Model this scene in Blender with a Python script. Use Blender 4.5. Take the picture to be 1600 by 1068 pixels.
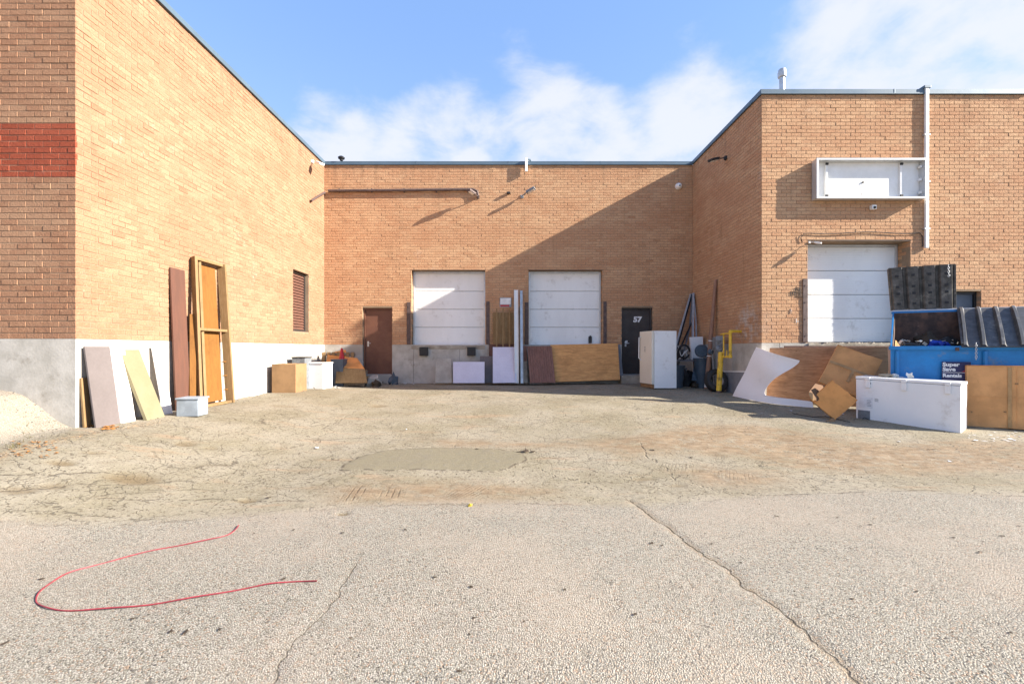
import bpy, bmesh, math, random
import numpy as np
from mathutils import Vector, Matrix, Euler
random.seed(7)
rng = np.random.default_rng(7)
for o in list(bpy.data.objects): bpy.data.objects.remove(o)
SC = bpy.context.scene
COL = SC.collection

# ---------------------------------------------------------------- camera
CAMZ, FPX, PX0, PY0 = 1.5, 711.0, 800.0, 545.0
cam = bpy.data.cameras.new('camera'); camo = bpy.data.objects.new('camera', cam); COL.objects.link(camo)
camo.location = (0, 0, CAMZ); camo.rotation_euler = (math.radians(90), 0, 0)
cam.sensor_width = 36; cam.lens = 36*FPX/1600; cam.shift_y = 11/1600
cam.clip_start = .05; cam.clip_end = 2000
SC.camera = camo
# ---------------------------------------------------------------- sun and sky
L = Vector((-1, .235, -.535)).normalized()          # direction the sunlight travels
elev = math.asin(-L.z); az = math.atan2(-L.x, -L.y)  # azimuth clockwise from +Y
sun = bpy.data.lights.new('sun', 'SUN'); sun.energy = 5.0; sun.angle = math.radians(.55); sun.color = (1, .925, .82)
suno = bpy.data.objects.new('sun', sun); COL.objects.link(suno)
suno.rotation_euler = L.to_track_quat('-Z', 'Y').to_euler(); suno.location = (20, -5, 12)
SC.view_settings.view_transform = 'Standard'; SC.view_settings.look = 'None'
SC.view_settings.gamma = 1; SC.view_settings.use_curve_mapping = False
SC.view_settings.exposure = 1.70

# ---------------------------------------------------------------- node helpers
class NT:
    def __init__(s, nt): s.nt = nt; s.n = nt.nodes; s.l = nt.links
    def add(s, t, **kw):
        nd = s.n.new(t)
        for k, v in kw.items(): setattr(nd, k, v)
        return nd
    def put(s, sock, v):
        if isinstance(v, bpy.types.NodeSocket): s.l.new(v, sock)
        elif v is not None:
            if isinstance(v, (tuple, list)) and len(v) == 3 and sock.type == 'RGBA': v = (*v, 1)
            sock.default_value = v
    def math(s, op, a, b=None, c=None, clamp=False):
        nd = s.add('ShaderNodeMath', operation=op, use_clamp=clamp)
        s.put(nd.inputs[0], a)
        if b is not None: s.put(nd.inputs[1], b)
        if c is not None: s.put(nd.inputs[2], c)
        return nd.outputs[0]
    def vmath(s, op, a, b=None, sc=None):
        nd = s.add('ShaderNodeVectorMath', operation=op)
        s.put(nd.inputs[0], a)
        if b is not None: s.put(nd.inputs[1], b)
        if sc is not None: s.put(nd.inputs['Scale'], sc)
        return nd.outputs['Value'] if op in ('LENGTH', 'DISTANCE', 'DOT_PRODUCT') else nd.outputs[0]
    def mix(s, f, a, b, blend='MIX'):
        nd = s.add('ShaderNodeMix', data_type='RGBA', blend_type=blend)
        s.put(nd.inputs[0], f); s.put(nd.inputs[6], a); s.put(nd.inputs[7], b)
        return nd.outputs[2]
    def mixf(s, f, a, b):
        nd = s.add('ShaderNodeMix', data_type='FLOAT')
        s.put(nd.inputs[0], f); s.put(nd.inputs[2], a); s.put(nd.inputs[3], b)
        return nd.outputs[0]
    def ramp(s, v, lo, hi, a=0., b=1., smooth=True):
        nd = s.add('ShaderNodeMapRange', interpolation_type='SMOOTHSTEP' if smooth else 'LINEAR')
        for i, x in enumerate((v, lo, hi, a, b)): s.put(nd.inputs[i], x)
        return nd.outputs[0]
    def noise(s, vec, scale, detail=4, rough=.55, dist=0., out='Fac'):
        nd = s.add('ShaderNodeTexNoise'); s.put(nd.inputs['Vector'], vec)
        nd.inputs['Scale'].default_value = scale; nd.inputs['Detail'].default_value = detail
        nd.inputs['Roughness'].default_value = rough; nd.inputs['Distortion'].default_value = dist
        return nd.outputs[out]
    def voro(s, vec, scale, feature='F1', out='Distance', rnd=1.):
        nd = s.add('ShaderNodeTexVoronoi', feature=feature); s.put(nd.inputs['Vector'], vec)
        nd.inputs['Scale'].default_value = scale; nd.inputs['Randomness'].default_value = rnd
        return nd.outputs[out]
    def pos(s): return s.add('ShaderNodeNewGeometry').outputs['Position']
    def attr(s, name, out='Fac'): return s.add('ShaderNodeAttribute', attribute_name=name).outputs[out]
    def scale(s, v, k): return s.vmath('MULTIPLY', v, k)

def newmat(name):
    m = bpy.data.materials.new(name); m.use_nodes = True
    t = NT(m.node_tree); b = m.node_tree.nodes['Principled BSDF']
    return m, t, b
def setb(t, b, color=None, rough=None, metal=None, height=None, bump=.3, dist=.01, spec=None):
    if color is not None: t.put(b.inputs['Base Color'], color)
    if rough is not None: t.put(b.inputs['Roughness'], rough)
    if metal is not None: t.put(b.inputs['Metallic'], metal)
    if spec is not None: t.put(b.inputs['Specular IOR Level'], spec)
    if height is not None:
        bp = t.add('ShaderNodeBump'); bp.inputs['Strength'].default_value = bump; bp.inputs['Distance'].default_value = dist
        t.put(bp.inputs['Height'], height); t.put(b.inputs['Normal'], bp.outputs[0])

def basic(name, col, col2=None, rough=.6, metal=0., scale=6., stretch=(1, 1, 1), bump=.15, spec=.4, lo=.35, hi=.68, dirt=None, fine=.2):
    """surface with a large stain pattern, a fine grain and a little relief"""
    m, t, b = newmat(name)
    p = t.scale(t.pos(), stretch)
    n = t.noise(p, scale, 6, .62)
    c2 = col2 or tuple(x*.72 for x in col)
    c = t.mix(t.ramp(n, lo, hi), c2, col)
    g = t.noise(p, scale*14, 3, .6)
    c = t.mix(t.ramp(g, .25, .75, .0, fine), c, tuple(x*.55 for x in col))
    if dirt:
        d = t.noise(t.pos(), 3.3, 8, .7)
        c = t.mix(t.ramp(d, .55, .72, 0, dirt[1]), c, dirt[0])
    setb(t, b, c, t.ramp(n, .2, .8, min(1, rough+.12), rough-.08), metal, t.math('ADD', g, t.math('MULTIPLY', n, .8)), bump, .006, spec)
    return m

M = {}
M['concrete'] = basic('concrete', (.50, .47, .42), (.36, .335, .29), .9, scale=2.2, bump=.35, dirt=((.2, .17, .13), .6), spec=.2)
M['concrete_dirty'] = basic('stained_concrete', (.42, .38, .31), (.26, .22, .17), .92, scale=3.5, bump=.5, dirt=((.1, .085, .07), .8), spec=.2)
M['coping'] = basic('coping_metal', (.115, .165, .205), (.09, .13, .165), .42, .25, scale=1.5, bump=.05)
M['roof'] = basic('roof_gravel', (.22, .21, .2), None, .95, scale=8, bump=.5)
M['enamel'] = basic('white_enamel', (.82, .81, .79), (.77, .765, .75), .3, scale=1.5, fine=.03, bump=.03, dirt=((.42, .37, .3), .42))
M['enamel_cream'] = basic('cream_enamel', (.74, .69, .58), (.68, .63, .52), .35, scale=1.5, fine=.03, bump=.02, dirt=((.45, .4, .32), .3))
M['door_white'] = basic('painted_door_white', (.80, .80, .78), (.73, .73, .71), .45, scale=1.2, stretch=(1, 1, .3), fine=.03, bump=.05, dirt=((.42, .39, .34), .5))
M['door_brown'] = basic('door_dark_brown', (.045, .036, .032), (.032, .026, .024), .5, scale=3, bump=.06, dirt=((.1, .085, .07), .35))
M['door_red_brown'] = basic('door_red_brown', (.17, .075, .045), (.13, .055, .035), .5, scale=3, bump=.06)
M['door_blue'] = basic('door_slate_blue', (.085, .11, .145), (.07, .09, .12), .5, scale=3, bump=.04)
M['galv'] = basic('galvanised_steel', (.60, .61, .62), (.48, .49, .50), .38, .55, scale=7, bump=.06)
M['alu'] = basic('aluminium', (.66, .66, .65), (.55, .55, .54), .35, .45, scale=4, bump=.05)
M['white_paint'] = basic('white_paint', (.80, .79, .77), (.72, .71, .68), .5, scale=3, fine=.03, bump=.04)
M['guard'] = basic('guard_steel', (.125, .085, .075), (.08, .055, .05), .6, .2, scale=9, bump=.2, dirt=((.2, .1, .05), .6))
M['black'] = basic('black_rubber', (.022, .022, .023), (.035, .034, .033), .7, scale=9, bump=.2)
M['blackmetal'] = basic('black_metal', (.03, .03, .032), None, .4, .3, scale=5, bump=.05)
M['yellow'] = basic('yellow_paint', (.80, .53, .05), (.68, .42, .04), .5, scale=14, bump=.15, dirt=((.10, .055, .02), .95))
M['grey_bin'] = basic('grey_blue_plastic', (.065, .09, .115), (.05, .07, .09), .5, scale=5, bump=.08)
M['greypanel'] = basic('grey_panel', (.23, .235, .25), (.17, .175, .19), .7, scale=4, bump=.12)
M['steelgrey'] = basic('meter_grey', (.26, .28, .30), (.16, .17, .18), .5, .3, scale=16, bump=.1)
M['laminate'] = basic('white_laminate', (.84, .79, .76), (.80, .75, .72), .42, scale=1.2, fine=.03, bump=.02, dirt=((.5, .44, .38), .25))
M['mauve'] = basic('mauve_grey_board', (.145, .122, .117), (.125, .105, .10), .8, scale=2, bump=.08)
M['foam'] = basic('pale_yellow_foam', (.22, .195, .115), (.2, .175, .10), .9, scale=4, bump=.1)
M['lilac'] = basic('lilac_white_board', (.66, .63, .72), (.6, .57, .66), .7, scale=2, bump=.04)
M['beige'] = basic('beige_board', (.42, .385, .33), None, .8, scale=3, bump=.1)
M['rust'] = basic('rusted_interior', (.14, .075, .05), (.05, .035, .03), .85, scale=5, bump=.4, dirt=((.32, .22, .17), .55))
M['dumpblue'] = basic('dumpster_blue', (.012, .21, .52), (.016, .17, .42), .42, scale=3, bump=.08, dirt=((.15, .19, .24), .85))
M['lid'] = basic('dumpster_lid_plastic', (.075, .075, .076), (.045, .046, .048), .42, scale=7, bump=.1, dirt=((.3, .28, .25), .45))
M['lid_under'] = basic('lid_underside', (.12, .105, .085), (.06, .053, .042), .7, scale=9, bump=.3, dirt=((.33, .29, .22), .55))
M['navy'] = basic('navy_sticker', (.018, .02, .09), None, .4, scale=3, bump=.01)
M['print_white'] = basic('print_white', (.82, .82, .82), None, .5, scale=3, bump=.0)
M['print_red'] = basic('print_red', (.5, .02, .03), None, .5, scale=3, bump=.0)
M['print_grey'] = basic('print_grey', (.22, .24, .27), None, .6, scale=9, bump=.0)
M['bagblue'] = basic('blue_plastic', (.015, .06, .45), None, .3, scale=7, bump=.2)
M['paper'] = basic('crumpled_paper', (.78, .74, .66), (.66, .6, .5), .8, scale=12, bump=.2)
M['tanpaper'] = basic('tan_packing_paper', (.55, .43, .28), None, .85, scale=12, bump=.3)
M['redcable'] = basic('red_cable', (.33, .04, .055), (.2, .025, .035), .5, scale=12, bump=.1)
M['leafdark'] = basic('dead_leaf', (.07, .045, .025), (.04, .028, .018), .8, scale=30, bump=.1)
M['leaforange'] = basic('orange_leaf', (.5, .2, .03), (.28, .12, .03), .7, scale=30, bump=.1)
M['leafyellow'] = basic('yellow_peel', (.72, .5, .05), None, .6, scale=30, bump=.1)
M['stone'] = basic('loose_stone', (.36, .31, .25), (.16, .14, .12), .9, scale=30, bump=.3)
M['weed'] = basic('dry_weed', (.14, .13, .05), (.09, .07, .03), .8, scale=20, bump=.1)
M['polewood'] = basic('pole_wood', (.34, .19, .125), (.22, .125, .085), .75, scale=9, stretch=(4, 4, .5), bump=.3, dirt=((.3, .25, .2), .5))
M['bluegrey_box'] = basic('blue_grey_box', (.30, .34, .38), None, .6, scale=4, bump=.08)
M['brown_board'] = basic('brown_board', (.13, .055, .035), (.1, .045, .03), .7, scale=4, stretch=(3, 3, .4), bump=.1)

def wood(name, c1, c2, c3, axis=(1, 1, 8), knots=.5, seed=0.):
    m, t, b = newmat(name)
    p = t.vmath('ADD', t.pos(), (seed, seed*2, seed))
    ps = t.scale(p, axis)
    w = t.noise(ps, 2.2, 6, .6, 1.2)
    f = t.noise(ps, 9, 4, .65, .4)
    c = t.mix(t.ramp(w, .32, .66), c2, c1)
    c = t.mix(t.ramp(f, .45, .72, 0, .55), c, c3)
    k = t.voro(t.scale(p, (1, 1, 2.0)), 3.6)
    kc = t.math('MULTIPLY', t.ramp(k, .03, .10, knots, 0), t.ramp(t.noise(p, 1.7, 2), .42, .5))
    c = t.mix(kc, c, tuple(x*.28 for x in c2))
    d = t.noise(p, 1.9, 8, .7)
    c = t.mix(t.ramp(d, .5, .75, 0, .6), c, tuple(x*.6 for x in c2))
    setb(t, b, c, .78, 0., f, .25, .004, .25)
    return m
M['ply'] = wood('plywood', (.70, .36, .13), (.52, .25, .09), (.34, .16, .06), (1, 1, 9), .85)
M['ply2'] = wood('weathered_plywood', (.46, .25, .13), (.33, .17, .085), (.2, .105, .055), (1, 1, 8), .8, 3.)
M['plyedge'] = basic('plywood_edge', (.3, .19, .11), (.16, .1, .06), .85, scale=20, bump=.1)
M['pine'] = wood('pine_timber', (.27, .175, .085), (.22, .135, .06), (.17, .10, .045), (8, 8, 1), .3, 5.)
M['ochre'] = wood('ochre_panel', (.22, .098, .022), (.19, .08, .018), (.15, .062, .015), (8, 8, 1), .2, 7.)
M['greywood'] = wood('weathered_timber', (.3, .24, .18), (.2, .15, .11), (.13, .1, .075), (3, 3, 3), .4, 9.)
M['reed'] = wood('reddish_brown_siding', (.27, .135, .10), (.20, .10, .075), (.13, .065, .05), (7, 7, .6), 0., 11.)

def cardboard(name, col, seed):
    m, t, b = newmat(name)
    p = t.vmath('ADD', t.pos(), (seed, seed, seed))
    n = t.noise(p, 2.4, 6, .6); f = t.noise(t.scale(p, (1, 1, 6)), 60, 2, .5)
    c = t.mix(t.ramp(n, .35, .65), tuple(x*.74 for x in col), col)
    c = t.mix(t.ramp(t.noise(p, 7, 5, .7), .56, .7, 0, .35), c, tuple(x*.5 for x in col))
    c = t.mix(t.ramp(f, .3, .7, 0, .12), c, tuple(x*.6 for x in col))
    setb(t, b, c, .85, 0., t.math('ADD', t.math('MULTIPLY', n, 2.), f), .3, .01, .2)
    return m
M['card'] = cardboard('cardboard_tan', (.68, .35, .145), 0.)
M['card2'] = cardboard('cardboard_orange', (.72, .33, .11), 4.)
M['card3'] = cardboard('cardboard_dark', (.30, .18, .09), 8.)
M['card_in'] = cardboard('cardboard_inside', (.16, .09, .05), 8.)
M['tape'] = basic('packing_tape', (.46, .27, .115), None, .4, scale=8, bump=.02)

def brickmat(name, base, solo, wash=None, red=False):
    """tumbled buff brick; tone per brick, speckle, zones of slightly different firing"""
    m, t, b = newmat(name)
    p = t.pos()
    tone = t.add('ShaderNodeObjectInfo').outputs['Random'] if solo else t.attr('tone')
    h = tuple(base)
    pink = (h[0]*.86, h[1]*.74, h[2]*.70); pale = (h[0]*1.12, h[1]*1.16, h[2]*1.16); dark = (h[0]*.62, h[1]*.54, h[2]*.50)
    c = t.mix(t.ramp(tone, 0, .5), t.mix(.6, h, pink), h)
    c = t.mix(t.ramp(tone, .5, 1., 0, .6), c, pale)
    c = t.mix(t.ramp(t.math('FRACT', t.math('MULTIPLY', tone, 17.3)), .93, .97, 0, .4), c, dark)
    z = t.noise(t.scale(p, (.6, .6, 1.6)), .9, 4, .6)
    c = t.mix(t.ramp(z, .42, .62, 0, .6), c, pink)
    sp = t.noise(p, 75, 3, .7); sp2 = t.noise(p, 26, 4, .7)
    c = t.mix(t.ramp(sp, .50, .66, 0, .8), c, tuple(x*.5 for x in h))
    c = t.mix(t.ramp(sp2, .52, .68, 0, .6), c, pale)
    st = t.noise(t.scale(p, (2.2, 2.2, .35)), 1.4, 7, .7)
    c = t.mix(t.ramp(st, .56, .74, 0, .42), c, tuple(x*.48 for x in h))
    ef = t.math('MULTIPLY', t.ramp(t.noise(p, 1.1, 7, .72), .60, .74), t.ramp(sp2, .42, .6))
    c = t.mix(t.math('MULTIPLY', ef, .35), c, (.55, .47, .40))
    zz = t.add('ShaderNodeSeparateXYZ'); t.put(zz.inputs[0], p)
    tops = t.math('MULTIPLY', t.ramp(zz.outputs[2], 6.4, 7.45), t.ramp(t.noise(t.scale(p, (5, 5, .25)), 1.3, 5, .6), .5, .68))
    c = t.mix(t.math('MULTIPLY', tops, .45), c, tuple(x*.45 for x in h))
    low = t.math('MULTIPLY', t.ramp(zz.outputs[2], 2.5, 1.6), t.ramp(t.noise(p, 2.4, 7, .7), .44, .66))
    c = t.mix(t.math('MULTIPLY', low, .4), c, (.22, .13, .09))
    if wash:
        d = t.vmath('DISTANCE', t.scale(p, (1, 1, 1.15)), (wash[0], wash[1], wash[2]*1.15))
        k = t.math('MULTIPLY', t.ramp(d, .15, wash[3], 1, 0), t.ramp(t.noise(p, 5, 6, .7), .42, .62))
        c = t.mix(t.math('MULTIPLY', k, .7), c, (.5, .47, .43))
    hh = t.math('ADD', t.noise(p, 38, 4, .7), t.math('MULTIPLY', sp, .4))
    setb(t, b, c, .92, 0., hh, .75, .013, .15)
    return m
BUFF = (.51, .305, .174)
BUFF_DIMMED = (.34, .195, .117)  # left building's buff brick, base colour lowered to offset the strong sunlight there
WASH = (5.87, 11.35, 2.1, .85)
M['brick'] = brickmat('buff_brick', BUFF, False, WASH)
M['brick_solo'] = brickmat('buff_brick_single', BUFF, True, WASH)
M['brickl'] = brickmat('buff_brick_sun_dimmed', BUFF_DIMMED, False)
M['brickl_solo'] = brickmat('buff_brick_sun_dimmed_single', BUFF_DIMMED, True)
M['brickred'] = brickmat('red_painted_brick', (.30, .075, .04), False)
M['brickred_solo'] = brickmat('red_painted_brick_single', (.30, .075, .04), True)
M['mortar'] = basic('mortar', (.33, .24, .16), (.25, .18, .12), .95, scale=4, bump=.5, spec=.1)
M['soffit'] = basic('lintel_dark_steel', (.09, .06, .05), None, .7, scale=6, bump=.1)  # dark brown steel of the dock door lintels

# ---------------------------------------------------------------- world
W = bpy.data.worlds.new('World'); SC.world = W; W.use_nodes = True
t = NT(W.node_tree); bg = W.node_tree.nodes['Background']
sky = t.add('ShaderNodeTexSky', sky_type='NISHITA'); sky.sun_disc = False
sky.sun_elevation = elev; sky.sun_rotation = az
sky.air_density = 1.0; sky.dust_density = .6; sky.ozone_density = 2.2; sky.altitude = 100
d = t.vmath('NORMALIZE', t.add('ShaderNodeTexCoord').outputs['Generated'])
sx = t.add('ShaderNodeSeparateXYZ'); t.put(sx.inputs[0], d)
zz = t.math('ADD', t.math('MAXIMUM', sx.outputs[2], 0.), .22)
cx = t.add('ShaderNodeCombineXYZ'); t.put(cx.inputs[0], t.math('DIVIDE', sx.outputs[0], zz)); t.put(cx.inputs[1], t.math('DIVIDE', sx.outputs[1], zz))
cv = cx.outputs[0]
n1 = t.noise(cv, 2.3, 8, .56, .15); n2 = t.noise(t.vmath('ADD', cv, (3.1, 1.7, 0)), 5.5, 6, .6, .6)
cov = t.math('ADD', t.math('MULTIPLY_ADD', n1, 1.35, -.06), t.math('MULTIPLY', t.math('SUBTRACT', n2, .5), .38))
def cdir(px, py):
    v = Vector(((px-PX0)/FPX, 1, (PY0-py)/FPX)); return tuple(v.normalized())
for (px, py, ang, amt) in ((1420, 60, 14, .30), (1080, 140, 7, .24), (700, 220, 8, .26), (540, 225, 9, .30), (880, 215, 9, .24), (1000, 215, 7, .2), (1560, 120, 9, .10), (1200, 60, 6, -.14), (1330, 10, 5, -.06), (1590, 10, 6, -.1),
                           (420, 30, 14, -.28), (600, 70, 10, -.16), (745, 70, 5, -.04), (840, 110, 5, .05), (930, 30, 9, -.16), (1180, 30, 6, -.12), (1050, 30, 7, -.1), (330, 100, 9, -.2)):
    dd = t.vmath('DOT_PRODUCT', d, cdir(px, py))
    cov = t.math('ADD', cov, t.ramp(dd, math.cos(math.radians(ang)), 1.0, 0, amt))
cloud = t.ramp(cov, .57, .96)
lowhaze = t.ramp(sx.outputs[2], .02, .62, .5, 0)
skyc = t.mix(.55, t.mix(1., sky.outputs[0], (1.45, 1.45, 1.62), 'MULTIPLY'), (1.42, 2.5, 4.7))
skyc = t.mix(lowhaze, skyc, (2.8, 3.5, 4.75))
skyc = t.mix(t.math('MULTIPLY', cloud, .88), skyc, (4.1, 4.2, 4.7))
t.put(bg.inputs['Color'], skyc); bg.inputs['Strength'].default_value = .070

# ---------------------------------------------------------------- mesh helpers
def gz(x, y):
    """height of the yard surface"""
    def ss(a, b, v):
        q = np.clip((v-a)/(b-a), 0, 1); return q*q*(3-2*q)
    a = ss(5., 13.5, y)*.38
    b = .4*ss(-2.5, -6., x)*ss(2., 6., y)
    z = .4-(.4-a)*(.4-b)/.4
    z = z + .50*ss(6.08, 7.0, -x)*ss(3.6, 6.2, y)*(1-ss(6.5, 8, y))
    z = z + .010*np.sin(x*1.3+y*.7)+.008*np.sin(x*.6-y*1.9+1)
    return z
def gzf(x, y): return float(gz(np.array(float(x)), np.array(float(y))))
def ground_at(px, py):
    """point of the yard seen at a pixel"""
    D = 5.
    for _ in range(40):
        X = (px-PX0)*D/FPX
        D = .5*D+.5*(CAMZ-gzf(X, D))*FPX/(py-PY0)
    return ((px-PX0)*D/FPX, D)

class MB:
    def __init__(s): s.v = []; s.f = []; s.mi = []
    def box(s, c, size, R=None, mi=0):
        hx, hy, hz = [q/2 for q in size]; c = Vector(c); b = len(s.v)
        for sx_, sy_, sz_ in ((-1,-1,-1),(1,-1,-1),(1,1,-1),(-1,1,-1),(-1,-1,1),(1,-1,1),(1,1,1),(-1,1,1)):
            p = Vector((sx_*hx, sy_*hy, sz_*hz))
            if R is not None: p = R @ p
            s.v.append(tuple(c+p))
        for q in ((0,3,2,1),(4,5,6,7),(0,1,5,4),(1,2,6,5),(2,3,7,6),(3,0,4,7)):
            s.f.append(tuple(b+i for i in q)); s.mi.append(mi)
        return s
    def bb(s, x0, x1, y0, y1, z0, z1, mi=0):
        return s.box(((x0+x1)/2, (y0+y1)/2, (z0+z1)/2), (x1-x0, y1-y0, z1-z0), None, mi)
    def hexa(s, p8, mi=0):
        b = len(s.v); s.v += [tuple(p) for p in p8]
        for q in ((0,3,2,1),(4,5,6,7),(0,1,5,4),(1,2,6,5),(2,3,7,6),(3,0,4,7)):
            s.f.append(tuple(b+i for i in q)); s.mi.append(mi)
        return s
    def poly(s, pts, n, th, mi=0):
        """planar outline given thickness th along -n"""
        n = Vector(n).normalized(); b = len(s.v); k = len(pts)
        s.v += [tuple(Vector(p)) for p in pts]+[tuple(Vector(p)-n*th) for p in pts]
        s.f.append(tuple(range(b, b+k))); s.f.append(tuple(range(b+2*k-1, b+k-1, -1))); s.mi += [mi, mi]
        for i in range(k):
            j = (i+1) % k; s.f.append((b+i, b+k+i, b+k+j, b+j)); s.mi.append(mi)
        return s
    def tube(s, pts, r, n=10, cap=True, mi=0):
        pts = [Vector(p) for p in pts]; rr = r if isinstance(r, (list, tuple)) else [r]*len(pts)
        rings = []; up = Vector((.13, .21, 1)).normalized()
        for i, p in enumerate(pts):
            tdir = (pts[min(i+1, len(pts)-1)]-pts[max(i-1, 0)]).normalized()
            a = tdir.cross(up)
            if a.length < .15: a = tdir.cross(Vector((1, .1, 0)))
            a.normalize(); bq = tdir.cross(a).normalized(); base = len(s.v)
            for k in range(n):
                an = 2*math.pi*k/n
                s.v.append(tuple(p+(a*math.cos(an)+bq*math.sin(an))*rr[i]))
            rings.append(base)
        for i in range(len(rings)-1):
            for k in range(n):
                k2 = (k+1) % n
                s.f.append((rings[i]+k, rings[i]+k2, rings[i+1]+k2, rings[i+1]+k)); s.mi.append(mi)
        if cap:
            s.f.append(tuple(rings[0]+k for k in range(n-1, -1, -1))); s.f.append(tuple(rings[-1]+k for k in range(n))); s.mi += [mi, mi]
        return s
    def lathe(s, c, prof, n=24, R=None, mi=0):
        c = Vector(c); base = len(s.v)
        for (r, z) in prof:
            for k in range(n):
                an = 2*math.pi*k/n; p = Vector((r*math.cos(an), r*math.sin(an), z))
                if R is not None: p = R @ p
                s.v.append(tuple(c+p))
        for i in range(len(prof)-1):
            for k in range(n):
                k2 = (k+1) % n
                s.f.append((base+i*n+k, base+i*n+k2, base+(i+1)*n+k2, base+(i+1)*n+k)); s.mi.append(mi)
        return s
    def bar(s, a, b, w, h, mi=0):
        a, b = Vector(a), Vector(b); dv = b-a
        R = dv.to_track_quat('Z', 'Y').to_matrix()
        return s.box((a+b)/2, (w, h, dv.length), R, mi)
    def surf(s, fn, nu, nv, th=.004, mi=0):
        """thin curved sheet: fn(u,v) -> point, closed with thickness"""
        P = [[Vector(fn(i/nu, j/nv)) for j in range(nv+1)] for i in range(nu+1)]
        def nrm(i, j):
            a = P[min(i+1, nu)][j]-P[max(i-1, 0)][j]; b = P[i][min(j+1, nv)]-P[i][max(j-1, 0)]
            q = a.cross(b); return q.normalized() if q.length > 1e-9 else Vector((0, 0, 1))
        b = len(s.v); W_ = nv+1
        for i in range(nu+1):
            for j in range(nv+1): s.v.append(tuple(P[i][j]))
        o = len(s.v)
        for i in range(nu+1):
            for j in range(nv+1): s.v.append(tuple(P[i][j]-nrm(i, j)*th))
        for i in range(nu):
            for j in range(nv):
                a0 = i*W_+j
                s.f.append((b+a0, b+a0+W_, b+a0+W_+1, b+a0+1)); s.f.append((o+a0, o+a0+1, o+a0+W_+1, o+a0+W_)); s.mi += [mi, mi]
        edge = [i*W_ for i in range(nu+1)]+[nu*W_+j for j in range(1, nv+1)]+[i*W_+nv for i in range(nu-1, -1, -1)]+[j for j in range(nv-1, 0, -1)]
        for k in range(len(edge)):
            e0, e1 = edge[k], edge[(k+1) % len(edge)]
            s.f.append((b+e1, b+e0, o+e0, o+e1)); s.mi.append(mi)
        return s
    def obj(s, name, mats, parent=None, bevel=0., smooth=False, world=True, label=None, kind=None, wob=0.):
        me = bpy.data.meshes.new(name)
        off = Vector((0, 0, 0))
        if parent is not None and world: off = root_of(parent).location
        me.from_pydata([tuple(Vector(v)-off) for v in s.v], [], s.f)
        if not isinstance(mats, (list, tuple)): mats = [mats]
        for m in mats: me.materials.append(M[m] if isinstance(m, str) else m)
        me.polygons.foreach_set('material_index', s.mi)
        if bevel or wob:
            bm = bmesh.new(); bm.from_mesh(me)
            bmesh.ops.recalc_face_normals(bm, faces=bm.faces)
            if wob:
                for v in bm.verts: v.co += Vector([random.uniform(-wob, wob) for _ in range(3)])
            if bevel:
                es = [e for e in bm.edges if len(e.link_faces) == 2 and e.calc_face_angle(0) > .6]
                bmesh.ops.bevel(bm, geom=es, offset=bevel, segments=2, profile=.6, affect='EDGES', clamp_overlap=True)
            bm.to_mesh(me); bm.free()
        if smooth:
            me.polygons.foreach_set('use_smooth', [True]*len(me.polygons))
            try: me.set_sharp_from_angle(angle=math.radians(35))
            except Exception: pass
        me.update()
        o = bpy.data.objects.new(name, me); COL.objects.link(o)
        if parent is not None: o.parent = parent
        if label: o['label'] = label
        if kind: o['kind'] = kind
        return o
def root_of(o):
    while o.parent is not None: o = o.parent
    return o
def tag(o, label, cat, group=None):
    o['label'] = label; o['category'] = cat
    if group: o['group'] = group
    return o
def thing(name, label, cat, loc=(0, 0, 0), rotz=0., group=None, rot=None):
    o = bpy.data.objects.new(name, None); COL.objects.link(o); o.empty_display_size = .2
    o.location = loc; o.rotation_euler = rot if rot else (0, 0, rotz)
    return tag(o, label, cat, group)
def textobj(txt, name, mat, parent, mtx, size, extrude=.002, bold=.0, xs=1., shear=0.):
    cu = bpy.data.curves.new('t', 'FONT'); cu.body = txt; cu.size = size; cu.extrude = extrude; cu.offset = bold; cu.shear = shear
    cu.align_x = 'LEFT'; cu.resolution_u = 3
    to = bpy.data.objects.new('t', cu); COL.objects.link(to)
    bpy.context.view_layer.update()
    me = bpy.data.meshes.new_from_object(to.evaluated_get(bpy.context.evaluated_depsgraph_get()))
    bpy.data.objects.remove(to)
    off = root_of(parent).matrix_basis.inverted()
    for v in me.vertices: v.co = off @ (mtx @ Vector((v.co.x*xs, v.co.y, v.co.z)))
    me.materials.clear(); me.materials.append(M[mat]); me.name = name
    o = bpy.data.objects.new(name, me); COL.objects.link(o); o.parent = parent
    return o
def frame_m(o, u, v):
    u = Vector(u).normalized(); v = Vector(v).normalized(); n = u.cross(v)
    m = Matrix((u, v, n)).transposed().to_4x4(); m.translation = Vector(o); return m
def inview(p, mx=0):
    if p[1] < .3: return False
    px = PX0+p[0]*FPX/p[1]; py = PY0-(p[2]-CAMZ)*FPX/p[1]
    return -mx < px < 1600+mx and -mx < py < 1068+mx

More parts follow.
